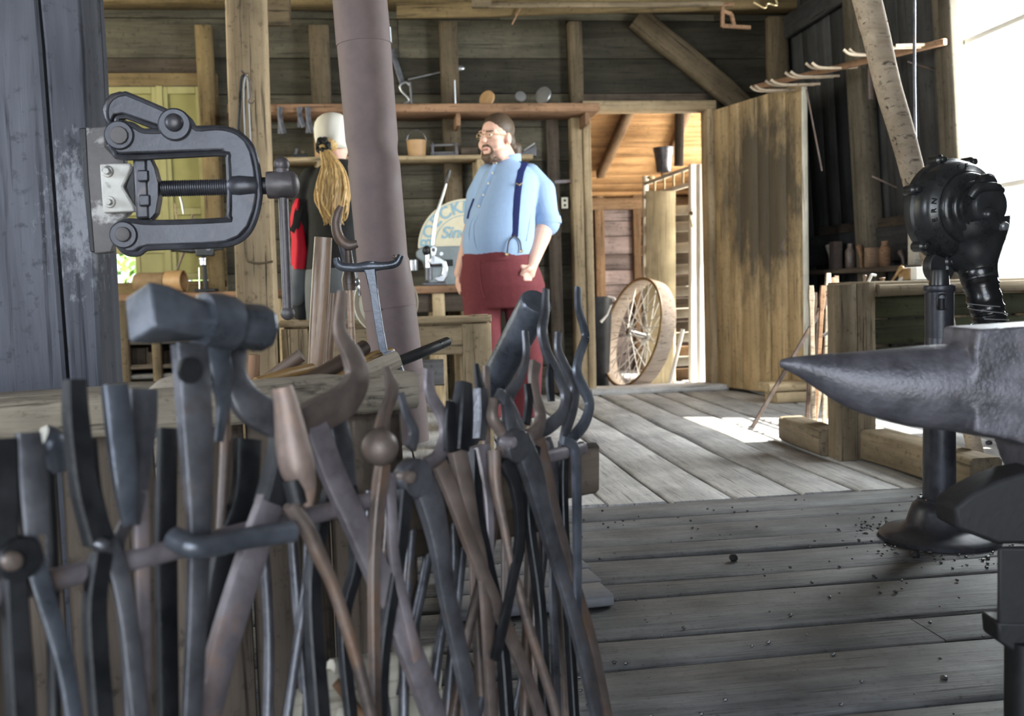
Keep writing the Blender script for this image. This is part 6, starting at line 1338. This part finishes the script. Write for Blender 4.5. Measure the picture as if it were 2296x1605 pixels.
hn('black_haft', 'short black handle lying at the post end of the bench', [(676, 796), (640, 822), (600, 850)], [15, 15, 14], 'handled', 1080)
hn('golden_haft', 'long golden-brown handle lying across the forge bench', [(700, 826), (640, 840), (575, 858)], [12, 13, 12], 'handleg', (1120, 1200))
hn('brown_haft', 'thick dark brown wooden handle lying over the golden one', [(818, 778), (760, 815), (700, 848), (640, 872)], [17, 17, 16, 15], 'handled', (1080, 1180))
hn('pale_haft', 'pale polished handle lying under the T-shaped iron', [(878, 788), (840, 800), (790, 822), (740, 850)], [10, 13, 12, 11], 'handleg', (1040, 1120))
hn('slim_haft', 'slim black handle sticking out right over the bench end', [(1003, 766), (950, 788), (880, 816), (820, 838)], [11, 12, 12, 12], 'black', (1000, 1100))
hn('brown_stake', 'upright red-brown stake near the crescent tongs', [(570, 795), (568, 840), (566, 880)], [13, 14, 14], 'shelf', 1180)
hn('grey_haft', 'flat grey worn handle under the black handle', [(892, 806), (840, 826), (790, 850)], [20, 19, 16], 'timber', (1090, 1150), flat=.5)
t = thing('stirrup_frame', 'bent dark iron frame at the right end of the bench tools', 'frame', S(885, 840, 1080))
MB().sweep([S(866, 795, 1080), S(876, 790, 1080), S(893, 812, 1080), S(903, 838, 1080)], RECT, (.006, .010), up=-F0).build('strap', M['iron'], t); MB().sweep([S(862, 800, 1080), S(872, 830, 1080), S(880, 850, 1080)], RECT, (.006, .010), up=-F0).build('strap', M['ironr'], t)
t = thing('tee_stake', 'slim iron T-shaped stake with upturned ends standing on the bench', 'stake', S(868, 850, 1060))
MB().tube([S(x, y, 1060) for x, y in ((754, 578), (757, 590), (768, 598), (800, 600), (826, 597), (860, 596), (888, 590), (899, 572))], [7/1060, 9/1060, 10/1060, 10/1060, 12/1060, 9/1060, 9/1060, 7/1060], 12, sm=4).build('crossbar', M['ironb'], t)
MB().sweep([S(x, y, 1060) for x, y in ((826, 590), (832, 612), (840, 660), (852, 740), (866, 815), (870, 850))], RECT, [(17/1060, .008), (12/1060, .008), (9/1060, .008), (9/1060, .008), (9/1060, .008), (9/1060, .008)], up=-F0).build('stem', M['ironb'], t)
t = thing('hay_hook', 'curved iron hook with a brown wooden handle before the woman', 'hook', S(790, 760, 1020))
MB().tube([S(x, y, 1020) for x, y in ((765, 462), (757, 480), (753, 500), (757, 525), (768, 543), (784, 550), (802, 546))], [.006, .010, .011, .012, .012, .012, .008], 10, sm=4).build('hook', M['ironr'], t)
MB().tube([S(x, y, 1020) for x, y in ((757, 522), (764, 545), (775, 585), (782, 610))], .007, 8).build('shank', M['iron'], t); MB().tube([S(x, y, 1020) for x, y in ((781, 562), (783, 600), (783, 625), (784, 650))], [.008, .012, .018, .016], 12).build('ferrule', M['handled'], t)
MB().tube([S(784, 645, 1020), S(787, 720, 1020), S(794, 880, 1020)], [.009, .008, .009], 10).build('handle', M['handle'], t); MB().ell(S(797, 632, 1020), .010).build('clamp_screw', M['steel'], t)
a = S(400, 880, 1250); t = thing('wood_chunk', 'split pale rough wood chunk at the foot of the blue-grey post', 'block', a)
fixn(MB().prism([S(325, 876, 1250), S(352, 852, 1250), S(395, 836, 1250), S(440, 842, 1250), S(445, 905, 1250), S(330, 905, 1250)], F0*.10)).build('chunk', M['timber'], t, bevel=.006)
fixn(MB().prism([S(360, 892, 1270), S(430, 886, 1270), S(440, 935, 1270), S(355, 938, 1270)], F0*.06)).build('slab', M['timber'], t, bevel=.004)
tag(fixn(MB().prism([S(497, 820, 1240), S(522, 845, 1240), S(524, 880, 1240), S(514, 890, 1240)], F0*.03)).build('steel_wedge', M['steel'], bevel=.002), 'small pale blue steel wedge between the hammer strap and crescent tongs', 'wedge')
# ---------------------------------------------------------------- on the floor
t = thing('floor_board', 'flat grey board lying on the floor under the rack end', 'board', hit(1200, 1340, 2, 0))
q = [hit(1000, 1300, 2, .0), hit(1298, 1268, 2, 0), hit(1374, 1362, 2, 0), hit(1030, 1398, 2, 0)]
for f in range(3):
    a0 = q[0]+(q[3]-q[0])*((f+.5)/3); a1 = q[1]+(q[2]-q[1])*((f+.5)/3); plank('board', M['plate'], t, a0+Z*.016, a1+Z*.016, ((q[3]-q[0]).length)/3-.003, .03, Z)
t = thing('pale_crate', 'pale whitish slatted crate on the floor seen between the reins', 'crate', hit(780, 1590, 2, 0))
for i, (x0, y0, x1, y1, w_) in enumerate(((640, 1640, 980, 1580, .05), (650, 1592, 980, 1532, .045), (712, 1532, 980, 1488, .03), (742, 1497, 980, 1462, .02))):
    plank('slat', M['pale'], t, RP(x0, y0, -.085+.004*i), RP(x1, y1, -.085+.004*i), w_, .016, rn_, rings=3)
for x in (730, 960): p = RP(x, 1600, -.105); plank('post', M['pale'], t, (p.x, p.y, 0), (p.x, p.y, p.z), .05, .02, rn_)
tag(MB().tube([RP(750, 1528, -.07), RP(812, 1605, -.07)], .006, 10).build('brown_stick', M['shelf']), 'short brown stick leaning on the pale slatted crate', 'stick')
tag(MB().tube([hit(x, y, 2, .012) for x, y in ((1038, 1440), (1050, 1470), (1065, 1500), (1095, 1535), (1125, 1555))], .005, 8, sm=4).build('bent_wire', M['irond']), 'thin bent black wire on the floor behind the reins', 'wire')
cl = thing('coal_crumbs', 'scattered black coal crumbs and grit on the plank floor', 'crumbs', (1.3, 2.4, 0)); mb = MB(); rn = random.Random(11)
for i in range(420):
    if i < 260: x, y = rn.uniform(.2, 2.2), rn.uniform(1.2, 3.4)
    else: an_ = rn.uniform(0, 6.28); rr2 = .19+abs(rn.gauss(0, .07)); x, y = cx_.x+math.cos(an_)*rr2, cx_.y+math.sin(an_)*rr2
    r = rn.uniform(.002, .006)*(1.5 if rn.random() < .1 else 1); mb.ell((x, y, r*.5), (r, r*rn.uniform(.7, 1.2), r*.7), 5, 4)
tag(mb.build('crumbs', M['coal'], cl, sharp=20), kind='stuff')
for i, (x, y) in enumerate(((2218, 992), (2286, 1006), (1645, 1250), (2052, 1242))):
    c = hit(x, y, 2, .008); tag(MB().ell(c, (.018-.004*(i > 1), .013, .012), 7, 5).build('coal_lump', M['coal'], None, sharp=15), ('black coal lump on the bright floor left of the anvil', 'black coal lump at the photo edge beyond the anvil', 'small dark lump in the middle of the near floor', 'small lump at the foot of the blower stand')[i], 'coal', 'coal lumps on the floor')
